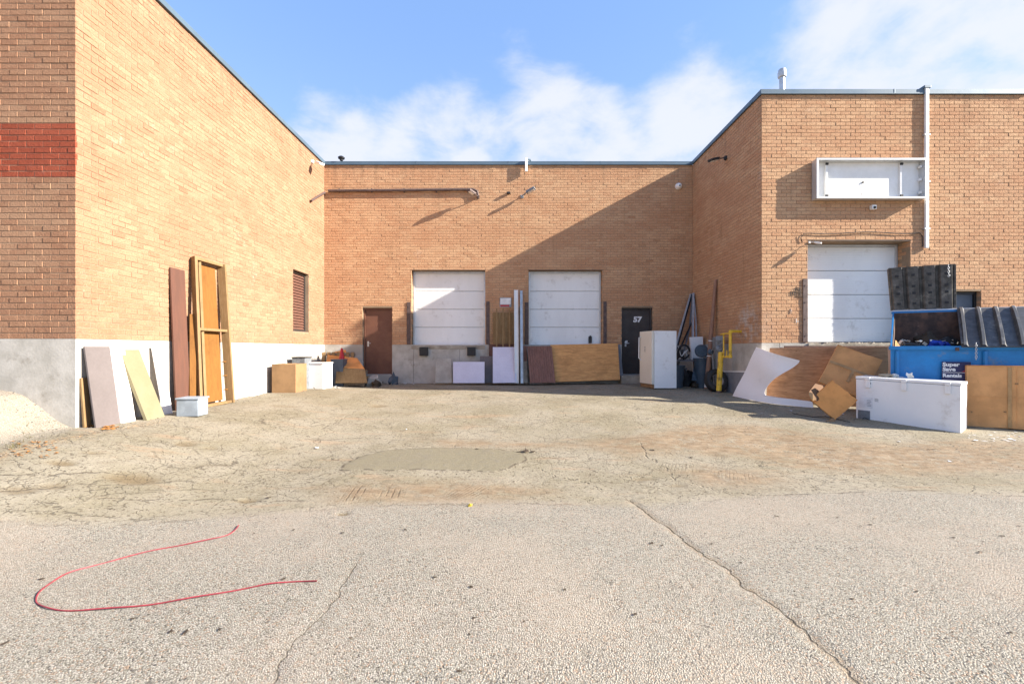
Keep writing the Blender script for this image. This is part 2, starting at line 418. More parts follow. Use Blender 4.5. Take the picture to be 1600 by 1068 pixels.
# ================================================================ THE GROUND
def poly_sd(X, Y, pts):
    """signed distance (negative inside) to polygon"""
    pts = np.array(pts); best = np.full(X.shape, 1e9); ins = np.zeros(X.shape, bool)
    for i in range(len(pts)):
        a, b = pts[i], pts[(i+1) % len(pts)]
        ab = b-a; tt = np.clip(((X-a[0])*ab[0]+(Y-a[1])*ab[1])/(ab@ab+1e-12), 0, 1)
        best = np.minimum(best, np.hypot(X-a[0]-tt*ab[0], Y-a[1]-tt*ab[1]))
        c = ((a[1] > Y) != (b[1] > Y)) & (X < (b[0]-a[0])*(Y-a[1])/(b[1]-a[1]+1e-12)+a[0])
        ins ^= c
    return np.where(ins, -best, best)
def line_sd(X, Y, pts):
    pts = np.array(pts); best = np.full(X.shape, 1e9); sg = np.ones(X.shape)
    for i in range(len(pts)-1):
        a, b = pts[i], pts[i+1]; ab = b-a
        tt = np.clip(((X-a[0])*ab[0]+(Y-a[1])*ab[1])/(ab@ab), 0, 1)
        dd = np.hypot(X-a[0]-tt*ab[0], Y-a[1]-tt*ab[1])
        s_ = np.sign(ab[0]*(Y-a[1])-ab[1]*(X-a[0]))
        m = dd < best; best[m] = dd[m]; sg[m] = s_[m]
    return best*sg
def G(pts): return [ground_at(*p) for p in pts]
def jag(pts, n=6, amp=.03):
    out = []; r = random.Random(3)
    for i in range(len(pts)-1):
        a, b = Vector(pts[i]), Vector(pts[i+1]); d_ = b-a; nn = Vector((-d_.y, d_.x)).normalized()
        for k in range(n):
            out.append(tuple(a+d_*(k/n)+nn*r.uniform(-amp, amp)*(1 if k else .4)))
    out.append(pts[-1]); return out
def fbm(X, Y, sc, seed, oct_=4):
    r = np.random.default_rng(seed); out = np.zeros(X.shape); amp = 1.
    for o_ in range(oct_):
        for _ in range(5):
            th = r.uniform(0, 2*np.pi); ph = r.uniform(0, 6.28); f = sc*(2**o_)*r.uniform(.7, 1.4)
            out += amp*np.sin((X*np.cos(th)+Y*np.sin(th))*f+ph)/5
        amp *= .55
    return out
def build_ground():
    xs = np.concatenate([[-400, -150, -60, -30, -20, -14, -11], np.arange(-9.5, 11.5, .035), [12, 14, 18, 25, 40, 80, 200, 400]])
    ys = np.concatenate([[-400, -120, -40, -15, -6, -2, 0], np.arange(.9, 9., .03), np.arange(9., 15.2, .06), [16, 18, 22, 30, 60, 150, 400]])
    X, Y = np.meshgrid(xs, ys, indexing='ij'); nx, ny = X.shape
    Z = gz(X, Y)
    edge = G([(-700, 850), (-200, 828), (0, 815), (150, 822), (300, 812), (480, 797), (620, 789), (830, 786), (1000, 792), (1100, 782), (1250, 772), (1400, 768), (1600, 775), (2100, 790)])
    old = line_sd(X, Y, [(-60, edge[0][1])]+edge+[(60, edge[-1][1])])
    old = old*1.0
    old_m = 1/(1+np.exp(-old/.045))
    patch = poly_sd(X, Y, jag(G([(531, 735), (540, 724), (560, 714), (600, 704), (690, 699), (770, 701), (815, 707), (822, 718), (795, 731), (770, 737), (735, 734), (700, 734), (660, 733), (620, 735), (575, 734), (531, 735)]), 5, .02))
    crack = line_sd(X, Y, jag(G([(985, 782), (1010, 800), (1050, 828), (1075, 850), (1110, 872), (1140, 890), (1158, 912), (1195, 935), (1225, 958), (1262, 990), (1300, 1022), (1345, 1068), (1400, 1130)]), 4, .014))
    crack2 = line_sd(X, Y, jag(G([(557, 880), (540, 905), (523, 938), (495, 968), (455, 1005), (440, 1030), (425, 1075), (415, 1120)]), 4, .012))
    seam = np.full(X.shape, 9.)
    for pl in ([(0, 742), (70, 741), (130, 738), (200, 739)], [(0, 766), (60, 762), (110, 756), (190, 757), (300, 750)], [(60, 783), (90, 788), (98, 798), (130, 805), (200, 810), (290, 812)], [(120, 776), (200, 779), (330, 779), (420, 783), (480, 783)],
               [(485, 687), (560, 684), (640, 687), (720, 685), (800, 688), (900, 692)], [(590, 618), (560, 640), (530, 657), (500, 670), (520, 668)], [(430, 700), (400, 704), (350, 703)], [(930, 683), (960, 685), (1000, 684)],
               [(1080, 755), (1130, 768), (1200, 774), (1300, 770), (1450, 766)], [(1350, 700), (1420, 704), (1500, 702)], [(1000, 690), (1010, 712), (1040, 730), (1055, 752)], [(840, 730), (870, 745), (900, 748), (940, 764)], [(820, 700), (860, 715), (905, 712)],
               [(300, 700), (330, 722), (380, 735), (370, 760)], [(240, 705), (250, 722), (290, 730)]):
        seam = np.minimum(seam, np.abs(line_sd(X, Y, jag(G(pl), 5, .035))))
    dirt = poly_sd(X, Y, G([(900, 694), (980, 682), (1080, 664), (1180, 664), (1280, 680), (1400, 694), (1480, 690), (1640, 690), (1700, 735), (1560, 738), (1430, 742), (1330, 735), (1240, 728), (1150, 712), (1060, 708), (980, 712)]))
    dirt2 = poly_sd(X, Y, G([(495, 764), (560, 755), (700, 752), (800, 758), (860, 768), (800, 778), (700, 782), (600, 785), (520, 787)]))
    dirt3 = poly_sd(X, Y, G([(1020, 735), (1100, 725), (1200, 735), (1260, 755), (1180, 764), (1100, 760)]))
    dirt4 = poly_sd(X, Y, G([(640, 688), (720, 684), (860, 690), (1000, 690), (900, 702), (700, 698)]))
    gut = line_sd(X, Y, G([(-200, 800), (-60, 738), (0, 712), (60, 695), (110, 684), (170, 672), (240, 660)]))
    nz = fbm(X, Y, 2.2, 1)
    nzf = fbm(X, Y, 14, 2, 3)
    md = np.minimum.reduce([dirt+.12*nz, dirt2+.08*nz+.03, dirt3+.2*nz+.12, dirt4+.2*nz+.15])
    mnd = 1/(1+np.exp((X+6.0+.1*nzf)/.08))*(Y > 3.6)
    old_m = old_m*(1-mnd)
    old_m = old_m*np.clip(1/(1+np.exp(-(old+.10*nz+.05*nzf)/.10))*1.15, 0, 1)
    mud = 1/(1+np.exp(md/.09))
    gutm = np.exp(-(gut/.11)**2)*(X < -3.2)
    hol = np.zeros(X.shape)
    for (px, py, rx, ry, a) in ((210, 746, .26, .11, 1), (96, 723, .14, .06, .9), (28, 765, .16, .07, .7), (387, 781, .10, .045, 1), (536, 802, .06, .03, 1), (590, 634, .2, .12, .7), (290, 693, .12, .1, .8),
                                (145, 707, .1, .05, .6), (85, 759, .13, .06, .6), (330, 700, .08, .05, .5), (822, 705, .05, .03, .2), (1005, 748, .14, .05, .6), (1090, 736, .1, .05, .6), (443, 634, .3, .12, .5), (1060, 758, .1, .04, .6)):
        c = ground_at(px, py)
        q = ((X-c[0])/rx)**2+((Y-c[1])/ry)**2*.6+.25*nzf
        hol = np.maximum(hol, a*np.exp(-q*q*.9))
    tr = np.zeros(X.shape); trb = np.zeros(X.shape)       # tyre tread pressed into the dried mud
    for (px0, px1, pya, pyb, tgt, a) in ((532, 578, 761, 783, 0, 1.), (592, 632, 767, 776, 0, .8), (690, 722, 766, 778, 1, .8), (722, 754, 760, 776, 1, 1.), (1035, 1080, 724, 736, 1, .35), (1130, 1165, 737, 750, 1, .3)):
        xa_, ya_ = ground_at(px0, pyb); xb2, yb2 = ground_at(px1, pya)
        m_ = a/(1+np.exp(-(X-xa_)/.02))/(1+np.exp((X-xb2)/.02))/(1+np.exp(-(Y-ya_)/.03))/(1+np.exp((Y-yb2)/.03))
        if tgt: trb = np.maximum(trb, m_)
        else: tr = np.maximum(tr, m_)
    for k in range(9):                      # faint tyre runs over the dirt at the right
        c0 = ground_at(1090+k*7, 742+k*1.2); c1 = ground_at(1000+k*14, 722)
    Z = Z + .006*nz*old_m + .010*mud*(.6+.5*nzf) - .022*hol + .007*(1/(1+np.exp(patch/.012)))
    Z = Z - .011*np.exp(-(crack/.028)**2) - .006*np.exp(-(crack2/.02)**2) + .010*old_m*np.exp(-(old/.05)**2)*0
    Z = Z + .02*gutm*nzf + .004*fbm(X, Y, 9, 5, 3)*old_m + .003*fbm(X, Y, 3, 6, 2)
    Z = Z + mnd*(.018*fbm(X, Y, 7, 8, 4)+.010*nzf)
    # ribbed mud
    Z = Z + .006*mud*np.sin(Y*42+X*9+3*nz)*(X > 2)
    me = bpy.data.meshes.new('ground')
    co = np.stack([X, Y, Z], -1).reshape(-1, 3)
    idx = np.arange(nx*ny).reshape(nx, ny)
    q = np.stack([idx[:-1, :-1], idx[1:, :-1], idx[1:, 1:], idx[:-1, 1:]], -1).reshape(-1, 4)
    me.vertices.add(len(co)); me.vertices.foreach_set('co', co.ravel())
    me.loops.add(q.size); me.loops.foreach_set('vertex_index', q.ravel())
    me.polygons.add(len(q)); me.polygons.foreach_set('loop_start', np.arange(len(q))*4); me.polygons.foreach_set('loop_total', np.full(len(q), 4))
    me.update(calc_edges=True); me.validate()
    me.polygons.foreach_set('use_smooth', [True]*len(me.polygons))
    for nm, arr in (('old', old_m), ('patch', patch), ('crack', crack), ('crackb', crack2), ('mud', mud), ('gutter', gutm), ('hole', hol), ('tread', tr), ('treadb', trb), ('seam', seam), ('edge', old)):
        a = me.attributes.new(nm, 'FLOAT', 'POINT'); a.data.foreach_set('value', arr.ravel().astype(np.float32))
    me.materials.append(M['ground'])
    o = bpy.data.objects.new('ground', me); COL.objects.link(o); o['kind'] = 'structure'; o['label'] = 'cracked pale asphalt yard with a grey patch and brown dirt'
def groundmat():
    m, t, b = newmat('yard_asphalt'); M['ground'] = m
    p = t.pos(); old = t.attr('old'); mud = t.attr('mud')
    wob = t.vmath('SUBTRACT', t.noise(p, 3.1, 4, .6, out='Color'), (.5, .5, .5))
    wobf = t.vmath('SUBTRACT', t.noise(p, 22, 3, .6, out='Color'), (.5, .5, .5))
    # chipped stones of the near paving
    vq = t.vmath('ADD', p, t.vmath('SCALE', wobf, sc=.012))
    a1 = t.voro(vq, 112); ac = t.voro(vq, 112, out='Color')
    sep = t.add('ShaderNodeSeparateColor'); t.put(sep.inputs[0], ac)
    big = t.noise(p, .55, 5, .6); mid = t.noise(p, 4, 6, .65)
    new = t.mix(t.ramp(sep.outputs[0], .05, .95), (.22, .20, .158), (.385, .355, .292))
    new = t.mix(t.ramp(a1, .46, .84, 0, .8), new, (.09, .074, .054))
    new = t.mix(t.ramp(sep.outputs[1], .88, .95, 0, .7), new, (.30, .19, .12))
    new = t.mix(t.ramp(sep.outputs[2], .93, .96, 0, .9), new, (.07, .062, .055))
    new = t.mix(t.ramp(big, .4, .62, 0, .35), new, (.36, .29, .22))
    new = t.mix(t.ramp(mid, .52, .72, 0, .3), new, (.19, .17, .145))
    # older paving behind
    fn = t.noise(p, 60, 4, .75); f2 = t.noise(p, 13, 5, .7)
    od = t.mix(t.ramp(t.noise(p, .9, 6, .6), .36, .64), (.22, .19, .128), (.275, .242, .18))
    od = t.mix(t.ramp(fn, .53, .66, 0, .75), od, (.105, .086, .058))
    od = t.mix(t.ramp(f2, .54, .68, 0, .5), od, (.34, .295, .22))
    gr = t.noise(p, 34, 2, .5)
    od = t.mix(t.ramp(gr, .57, .68, 0, .9), od, (.085, .066, .045))
    od = t.mix(t.ramp(t.voro(p, 26), .10, .17, .8, 0), od, t.mix(t.ramp(gr, .45, .55), (.10, .08, .055), (.40, .36, .29)))
    od = t.mix(t.ramp(t.noise(p, 2.6, 8, .75), .54, .66, 0, .45), od, (.15, .12, .08))
    od = t.mix(t.ramp(t.noise(t.scale(p, (.5, 2.2, 1)), 1.6, 6, .65), .55, .68, 0, .55), od, (.29, .205, .13))
    c = t.mix(old, new, od)
    # alligator cracks
    cp = t.vmath('ADD', p, t.vmath('ADD', t.vmath('SCALE', wob, sc=.34), t.vmath('SCALE', wobf, sc=.035)))
    cp = t.scale(cp, (1, 1, 0))
    e1 = t.voro(cp, 2.0, 'DISTANCE_TO_EDGE'); e2 = t.voro(t.vmath('ADD', cp, (4, 3, 0)), 4.8, 'DISTANCE_TO_EDGE')
    g1 = t.ramp(t.noise(p, .8, 4, .6), .40, .50); g2 = t.ramp(t.noise(t.vmath('ADD', p, (9, 2, 0)), .75, 4, .6), .47, .56)
    brk = t.ramp(t.noise(p, 7, 3, .6), .36, .5)
    w1 = t.ramp(e1, .003, .011, 1, 0); w2 = t.ramp(e2, .006, .022, .8, 0)
    ck = t.math('MAXIMUM', t.math('MULTIPLY', w1, g1), t.math('MULTIPLY', w2, g2))
    ck = t.math('MULTIPLY', t.math('MULTIPLY', ck, brk), t.math('MULTIPLY', old, t.math('SUBTRACT', 1., mud)))
    inpatch = t.ramp(t.attr('patch'), -.03, .0, 1, 0)
    ck = t.math('MULTIPLY', ck, t.math('SUBTRACT', 1., inpatch))
    # the newer patch
    pc = t.mix(t.ramp(fn, .3, .7), (.155, .132, .085), (.20, .175, .12))
    pc = t.mix(t.ramp(f2, .5, .7, 0, .4), pc, (.16, .145, .125))
    c = t.mix(inpatch, c, pc)
    prim = t.ramp(t.math('ABSOLUTE', t.attr('patch')), .004, .03, 1, 0)
    prim = t.math('MULTIPLY', prim, t.ramp(t.noise(p, 9, 4, .6), .4, .55))
    c = t.mix(t.math('MULTIPLY', prim, .85), c, (.07, .055, .04))
    # dried mud
    mc = t.mix(t.ramp(t.noise(t.scale(p, (1, 2.5, 1)), 4, 6, .7), .36, .66), (.17, .115, .068), (.27, .198, .125))
    mc = t.mix(t.ramp(t.noise(p, 38, 4, .75), .55, .7, 0, .7), mc, (.11, .08, .055))
    mk = t.math('MULTIPLY', mud, t.ramp(t.noise(p, 5, 6, .75), .30, .56))
    c = t.mix(t.math('MULTIPLY', mk, .92), c, mc)
    # gutter litter strip at left
    gm = t.math('MULTIPLY', t.attr('gutter'), t.ramp(t.noise(p, 12, 6, .75), .38, .62))
    gc = t.mix(t.ramp(t.voro(p, 45, out='Color'), .2, .8), (.09, .075, .06), (.34, .22, .11))
    c = t.mix(t.math('MULTIPLY', gm, .85), c, gc)
    # soil lying in hollows
    c = t.mix(t.math('MULTIPLY', t.attr('hole'), .9), c, t.mix(t.ramp(fn, .4, .65), (.13, .095, .05), (.2, .15, .09)))
    sp_ = t.add('ShaderNodeSeparateXYZ'); t.put(sp_.inputs[0], t.vmath('ADD', p, t.vmath('SCALE', wobf, sc=.02)))
    def treads(name, k, sl):
        ph = t.math('ADD', sp_.outputs[0], t.math('MULTIPLY', sp_.outputs[1], sl))
        q = t.math('SINE', t.math('MULTIPLY', ph, 2*math.pi/k))
        return t.math('MULTIPLY', t.ramp(q, .55, .9), t.math('MULTIPLY', t.attr(name), t.ramp(t.noise(p, 8, 3, .6), .36, .5)))
    trd = t.math('MAXIMUM', treads('tread', .062, .12), treads('treadb', .045, -.45))
    c = t.mix(t.math('MULTIPLY', trd, .8), c, (.10, .065, .04))
    # long cracks
    def longcrack(name, w, dirtw, k):
        s_ = t.math('ADD', t.attr(name), t.math('MULTIPLY', t.math('SUBTRACT', t.noise(p, 16, 4, .7), .5), .05))
        a = t.math('ABSOLUTE', s_)
        return (t.math('MULTIPLY', t.ramp(a, w*.35, w, 1, 0), t.ramp(t.noise(p, 5, 4, .65), .36, .5, k*.35, k)), t.ramp(t.math('ABSOLUTE', t.attr(name)), dirtw*.3, dirtw, .5*k, 0))
    k1, d1 = longcrack('crack', .010, .055, 1.); k2, d2 = longcrack('crackb', .006, .02, .75)
    c = t.mix(t.math('MULTIPLY', d1, t.ramp(t.noise(p, 9, 4, .6), .35, .6)), c, (.25, .185, .12))
    c = t.mix(t.math('MULTIPLY', d2, .4), c, (.2, .16, .12))
    # ragged seam where the newer surface starts
    es = t.math('ABSOLUTE', t.math('ADD', t.attr('edge'), t.math('MULTIPLY', t.math('SUBTRACT', t.noise(p, 6, 5, .7), .5), .22)))
    ek = t.math('MULTIPLY', t.ramp(es, .004, .028, 1, 0), t.ramp(t.noise(p, 2.2, 4, .6), .42, .58))
    sk = t.ramp(t.math('ADD', t.attr('seam'), t.math('MULTIPLY', t.math('SUBTRACT', t.noise(p, 14, 4, .7), .5), .03)), .006, .020, 1, 0)
    sk = t.math('MULTIPLY', sk, t.ramp(t.noise(p, 6, 4, .65), .38, .52))
    k1 = t.math('MAXIMUM', k1, sk)
    allc = t.math('MAXIMUM', t.math('MAXIMUM', k1, k2), t.math('MAXIMUM', ck, t.math('MULTIPLY', ek, .6)))
    c = t.mix(t.math('MULTIPLY', allc, .72), c, (.09, .072, .052))
    # oily stains
    c = t.mix(t.ramp(t.noise(t.vmath('ADD', p, (17, 5, 0)), 1.3, 6, .65), .60, .74, 0, .35), c, (.17, .15, .12))
    hn = t.math('MULTIPLY', t.ramp(a1, .0, .75, 1, 0), .0055)
    ho = t.math('ADD', t.math('MULTIPLY', fn, .006), t.math('MULTIPLY', f2, .012))
    h = t.mixf(old, hn, ho)
    h = t.math('ADD', h, t.math('MULTIPLY', mid, .006))
    h = t.math('SUBTRACT', h, t.math('MULTIPLY', allc, .012))
    h = t.math('SUBTRACT', h, t.math('MULTIPLY', trd, .010))
    bp = t.add('ShaderNodeBump'); bp.inputs['Strength'].default_value = .85; bp.inputs['Distance'].default_value = 1.0
    t.put(bp.inputs['Height'], h); t.put(b.inputs['Normal'], bp.outputs[0])
    t.put(b.inputs['Base Color'], c); b.inputs['Roughness'].default_value = .93; b.inputs['Specular IOR Level'].default_value = .2
groundmat(); build_ground()

# ================================================================ BUILDINGS
CH, CL, JT = .0837, .2325, .0095
ZB, ZT = 1.64, 7.47          # top of the concrete base, underside of the coping
def free_intervals(u0, u1, cuts):
    iv = [(u0, u1)]
    for a, b in cuts:
        nv = []
        for x, y in iv:
            if b <= x or a >= y: nv.append((x, y)); continue
            if a > x: nv.append((x, a))
            if b < y: nv.append((b, y))
        iv = nv
    return iv
def solo_brick_mesh(w, h, dpt, mats):
    key = (round(w, 3), round(h, 3), mats)
    if key in solo_brick_mesh.c: return solo_brick_mesh.c[key]
    mb = MB(); e = .003
    mb.box((0, 0, 0), (w, dpt, h)); me = bpy.data.meshes.new('brick')
    me.from_pydata(mb.v, [], mb.f); bm = bmesh.new(); bm.from_mesh(me)
    es = [x for x in bm.edges if all(v.co.y < 0 for v in x.verts)]
    bmesh.ops.bevel(bm, geom=es, offset=e, segments=1, affect='EDGES'); bm.to_mesh(me); bm.free()
    me.materials.append(M[mats]); solo_brick_mesh.c[key] = me
    return me
solo_brick_mesh.c = {}
def facade_bricks(o, u, n, ulen, z0, z1, holes, red=None, phase=0.):
    """list of bricks (u0,u1,za,zb,centre point, red?) on a facade; o at z=0"""
    o = Vector(o); u = Vector(u); out = []
    nrow = int(math.ceil((z1-z0)/CH-.02))
    for r in range(nrow):
        za = z0+r*CH+JT/2; zb = min(z0+(r+1)*CH-JT/2, z1-.002)
        if zb-za < .015: continue
        iv0 = free_intervals(0, ulen, [(h[0], h[1]) for h in holes if h[2] < zb-.01 and h[3] > za+.01])
        off = (CL/2 if r % 2 else 0)+phase
        k = -1
        while True:
            a = k*CL+off+JT/2; b = a+CL-JT; k += 1
            if a > ulen: break
            for x, y in iv0:
                aa, bb_ = max(a, x+.001), min(b, y-.001)
                if bb_-aa > .03:
                    p = o+u*((aa+bb_)/2)+Vector((0, 0, (za+zb)/2))
                    rd = bool(red and red[0] < za+o.z < red[1] and red[2] < p.x < red[3])
                    out.append((aa, bb_, za, zb, p, rd))
    return out
def make_bricks(parent, facades, mats, nsolo=300):
    """facades: (o,u,n,ulen,z0,z1,holes,red). Nearest visible bricks become parts, the rest one joined part"""
    allb = []
    for F in facades:
        o, u, n = Vector(F[0]), Vector(F[1]), Vector(F[2])
        for br in facade_bricks(o, u, n, F[3], F[4], F[5], F[6], F[7] if len(F) > 7 else None):
            p = br[4]; full = br[1]-br[0] > CL*.8
            cosv = max(0., (Vector((0, 0, CAMZ))-p).normalized().dot(n))
            sc = cosv/max(.1, p.y)**2 if (full and inview(p) and cosv > 0) else -1
            allb.append((sc, br, o, u, n))
    order = sorted(range(len(allb)), key=lambda i: -allb[i][0])
    solo = set(i for i in order[:nsolo] if allb[i][0] > 0)
    V = []; Fc = []; tone = []; mi = []; off = root_of(parent).location
    for i, (sc, br, o, u, n) in enumerate(allb):
        a, b, za, zb, p, rd = br
        pr = max(-.0024, min(.004, random.gauss(0, .0022))); mid = p+n*pr
        if i in solo:
            me = solo_brick_mesh(round(b-a, 3), round(zb-za, 3), .03, mats[3] if rd else mats[1])
            ob = bpy.data.objects.new('brick', me); COL.objects.link(ob); ob.parent = parent
            R = Matrix((u, -n, Vector((0, 0, 1)))).transposed().to_4x4()
            R.translation = (mid-n*.015)-off; ob.matrix_local = R
            continue
        base = len(V); hw = (b-a)/2; hh = (zb-za)/2; up = Vector((0, 0, 1)); e = .0025
        for dn, q in ((-.022, 0.), (-e, 0.), (0., e)):
            for su, sv in ((-1, -1), (1, -1), (1, 1), (-1, 1)):
                V.append(tuple(mid+n*dn+u*su*(hw-q)+up*sv*(hh-q)-off))
        for k in range(4):
            k2 = (k+1) % 4
            Fc.append((base+k, base+k2, base+4+k2, base+4+k)); Fc.append((base+4+k, base+4+k2, base+8+k2, base+8+k))
        Fc.append((base+8, base+9, base+10, base+11))
        tn = random.random(); tone += [tn]*9; mi += [1 if rd else 0]*9
    me = bpy.data.meshes.new('brickwork'); me.from_pydata(V, [], Fc)
    at = me.attributes.new('tone', 'FLOAT', 'FACE'); at.data.foreach_set('value', tone)
    me.materials.append(M[mats[0]]); me.materials.append(M[mats[2]]); me.polygons.foreach_set('material_index', mi)
    bm = bmesh.new(); bm.from_mesh(me); bmesh.ops.recalc_face_normals(bm, faces=bm.faces); bm.to_mesh(me); bm.free()
    ob = bpy.data.objects.new('brickwork', me); COL.objects.link(ob); ob.parent = parent; ob['kind'] = 'stuff'
def backing(mb, o, u, n, ulen, z0, z1, holes, th=.3, rec=.0055, mi=0, gap=0.):
    """wall core with openings, behind the brick faces"""
    o, u, n = Vector(o), Vector(u), Vector(n); up = Vector((0, 0, 1))
    us = sorted(set([0, ulen]+[x for h in holes for x in h[:2] if 0 < x < ulen])); zs = sorted(set([z0, z1]+[x for h in holes for x in h[2:4] if z0 < x < z1]))
    for i in range(len(us)-1):
        for j in range(len(zs)-1):
            uc, zc = (us[i]+us[i+1])/2, (zs[j]+zs[j+1])/2
            if any(h[0] < uc < h[1] and h[2] < zc < h[3] for h in holes): continue
            c = o+u*uc+up*zc-n*(rec+th/2)
            mb.box(c, (us[i+1]-us[i], th, zs[j+1]-zs[j]), Matrix((u, -n, up)).transposed(), mi)
def base_blocks(mb, o, u, n, ulen, z0, z1, holes, seams, proud=.004, th=.28):
    o, u, n = Vector(o), Vector(u), Vector(n); up = Vector((0, 0, 1))
    for a, b in free_intervals(0, ulen, [(h[0], h[1]) for h in holes]):
        cuts = [a]+[s_ for s_ in seams if a+.1 < s_ < b-.1]+[b]
        for i in range(len(cuts)-1):
            x0 = cuts[i]+(.004 if i else 0); x1 = cuts[i+1]-(.004 if i < len(cuts)-2 else 0)
            mb.box(o+u*(x0+x1)/2+up*(z0+z1)/2-n*(th/2-proud), (x1-x0, th, z1-z0), Matrix((u, -n, up)).transposed())
    for h in holes:        # wall under a door threshold
        if h[2] > z0+.05:
            mb.box(o+u*(h[0]+h[1])/2+up*(z0+h[2])/2-n*(th/2-.0), (h[1]-h[0], th, h[2]-z0-.002), Matrix((u, -n, up)).transposed())
def coping(parent, pts, w=.36, h=.115):
    """folded metal coping along a closed-ish run of (a,b,n)"""
    for a, b, n in pts:
        a, b, n = Vector(a), Vector(b), Vector(n); u = (b-a).normalized(); up = Vector((0, 0, 1))
        R = Matrix((u, -n, up)).transposed(); ln = (b-a).length
        k = max(1, round(ln/3.0))
        for i in range(k):
            l0 = ln*i/k+(.002 if i else 0); l1 = ln*(i+1)/k-(.002 if i < k-1 else 0)
            c = a+u*(l0+l1)/2
            mb = MB()
            mb.box(c+n*.035-n*w/2+up*(h*.5+.003), (l1-l0, w, h), R)
            mb.box(c+n*.040-n*.0+up*(.010), (l1-l0, .018, .018), R)
            if i: mb.box(a+u*l0+n*.037-n*.03+up*(h*.5+.003), (.03, .064, h+.006), R)
            mb.obj('coping', 'coping', parent, bevel=.003)
def dock_door(parent, x0, x1, z0, z1, y, scuffs=0):
    """four-section overhead door with shallow ribs, x-z plane facing -y"""
    d_ = MB(); f_ = .05
    d_.bb(x0, x0+f_, y-.03, y+.05, z0, z1); d_.bb(x1-f_, x1, y-.03, y+.05, z0, z1); d_.bb(x0+f_, x1-f_, y-.03, y+.05, z1-f_, z1)
    door = d_.obj('dock_door', 'alu', parent, bevel=.004)
    ph = (z1-f_-z0)/4; xa, xb = x0+f_+.003, x1-f_-.003
    for i in range(4):
        za = z0+i*ph+.005; zb = z0+(i+1)*ph-.005; prof = []
        nr = 9; st = (zb-za-.03)/nr
        prof.append((za, y+.012)); prof.append((za+.010, y))
        for k in range(nr):
            q = za+.015+k*st
            prof += [(q+.004, y), (q+.010, y+.0035), (q+.016, y), (q+st-.002, y)]
        prof += [(zb-.010, y), (zb, y+.012)]
        mb = MB()
        for (zq, yq) in prof: mb.v += [(xa, yq, zq), (xb, yq, zq)]
        for k in range(len(prof)-1): mb.f.append((2*k, 2*k+1, 2*k+3, 2*k+2)); mb.mi.append(0)
        b_ = len(mb.v); mb.v += [(xa, y+.045, za), (xb, y+.045, za), (xa, y+.045, zb), (xb, y+.045, zb)]
        mb.f += [(b_, b_+1, 1, 0), (2*len(prof)-2, 2*len(prof)-1, b_+3, b_+2), (b_+2, b_+3, b_+1, b_)]; mb.mi += [0]*3
        mb.obj('door_section', 'door_white', door)
    MB().bb(xa, xb, y+.03, y+.06, z0-.01, z1).obj('door_backing', 'blackmetal', door)
    MB().bb(xa, xb, y-.008, y+.03, z0-.012, z0+.012).obj('bottom_seal', 'black', door)
    return door
def man_door(parent, x0, x1, z0, z1, y, mat, frame='door_brown', handle='galv', hs=1):
    f = MB(); w = .05
    f.bb(x0, x0+w, y-.02, y+.1, z0, z1); f.bb(x1-w, x1, y-.02, y+.1, z0, z1); f.bb(x0+w, x1-w, y-.02, y+.1, z1-w, z1)
    d_ = f.obj('door', frame, parent, bevel=.003)
    MB().bb(x0+w+.003, x1-w-.003, y+.02, y+.07, z0+.01, z1-w-.003).obj('door_leaf', mat, d_, bevel=.002)
    MB().bb(x0+w, x1-w, y-.03, y+.1, z0-.002, z0+.009).obj('threshold', 'alu', d_)
    hx = x0+w+.09 if hs > 0 else x1-w-.09
    h = MB(); h.box((hx, y+.008, z0+1.0), (.05, .02, .17)); h.tube([(hx, y+.0, z0+1.02), (hx, y-.06, z0+1.02), (hx+.10*hs, y-.065, z0+1.02)], .011, 8)
    h.obj('handle', handle, d_)
    return d_
def guards(parent, x, w, y, z0, z1):
    mb = MB(); mb.bb(x, x+w, y-.022, y+.0, z0, z1)
    o = mb.obj('jamb_guard', 'guard', parent, bevel=.006)
    for k in range(4):
        zc = z0+.15+k*(z1-z0-.3)/3; MB().tube([(x+w/2, y-.021, zc), (x+w/2, y-.030, zc)], .016, 6).obj('bolt', 'guard', o)

# --- rear building (faces the camera)
YB, YF, XR, XL, YL = 14.8, 10.7, 5.87, -6.10, 6.36
XE = 12.06
rear = thing('brick_building', 'long buff brick warehouse wall at the back of the yard with two dock doors', 'building', (0, YB, .35))
hb = [(.54, 2.94, ZB-.04, 4.06), (-3.27, -.87, ZB-.04, 4.06), (3.57, 4.57, .667, 2.84), (-4.86, -3.90, .667, 2.84)]
hbu = [(a-XL, b-XL, c, d_) for a, b, c, d_ in hb]
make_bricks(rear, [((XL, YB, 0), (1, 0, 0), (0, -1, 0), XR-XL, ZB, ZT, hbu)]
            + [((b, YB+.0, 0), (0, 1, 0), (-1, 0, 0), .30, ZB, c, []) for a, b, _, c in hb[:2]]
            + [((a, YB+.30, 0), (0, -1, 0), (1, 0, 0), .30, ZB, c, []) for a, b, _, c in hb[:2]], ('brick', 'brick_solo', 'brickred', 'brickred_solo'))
mb = MB(); backing(mb, (XL-.2, YB, 0), (1, 0, 0), (0, -1, 0), XR-XL+.4, ZB, ZT, [(h[0]+.2, h[1]+.2, h[2], h[3]) for h in hbu])
mb.obj('wall_core', 'mortar', rear)
mb = MB(); base_blocks(mb, (XL, YB, 0), (1, 0, 0), (0, -1, 0), XR-XL, .0, ZB, [h for h in hbu if h[2] < 1] , [1.2, 2.9, 4.4, 6.0, 7.7, 10.9])
mb.obj('foundation', 'concrete', rear, bevel=.004)
MB().bb(XL, XR, YB+.3, YB+14, ZT-.1, ZT).obj('roof', 'roof', rear)
MB().bb(XL, XR, YB+.32, YB+.4, .0, ZT-.1).obj('inner_wall', 'mortar', rear)
coping(rear, [((XL-.0, YB, ZT), (XR, YB, ZT), (0, -1, 0))])
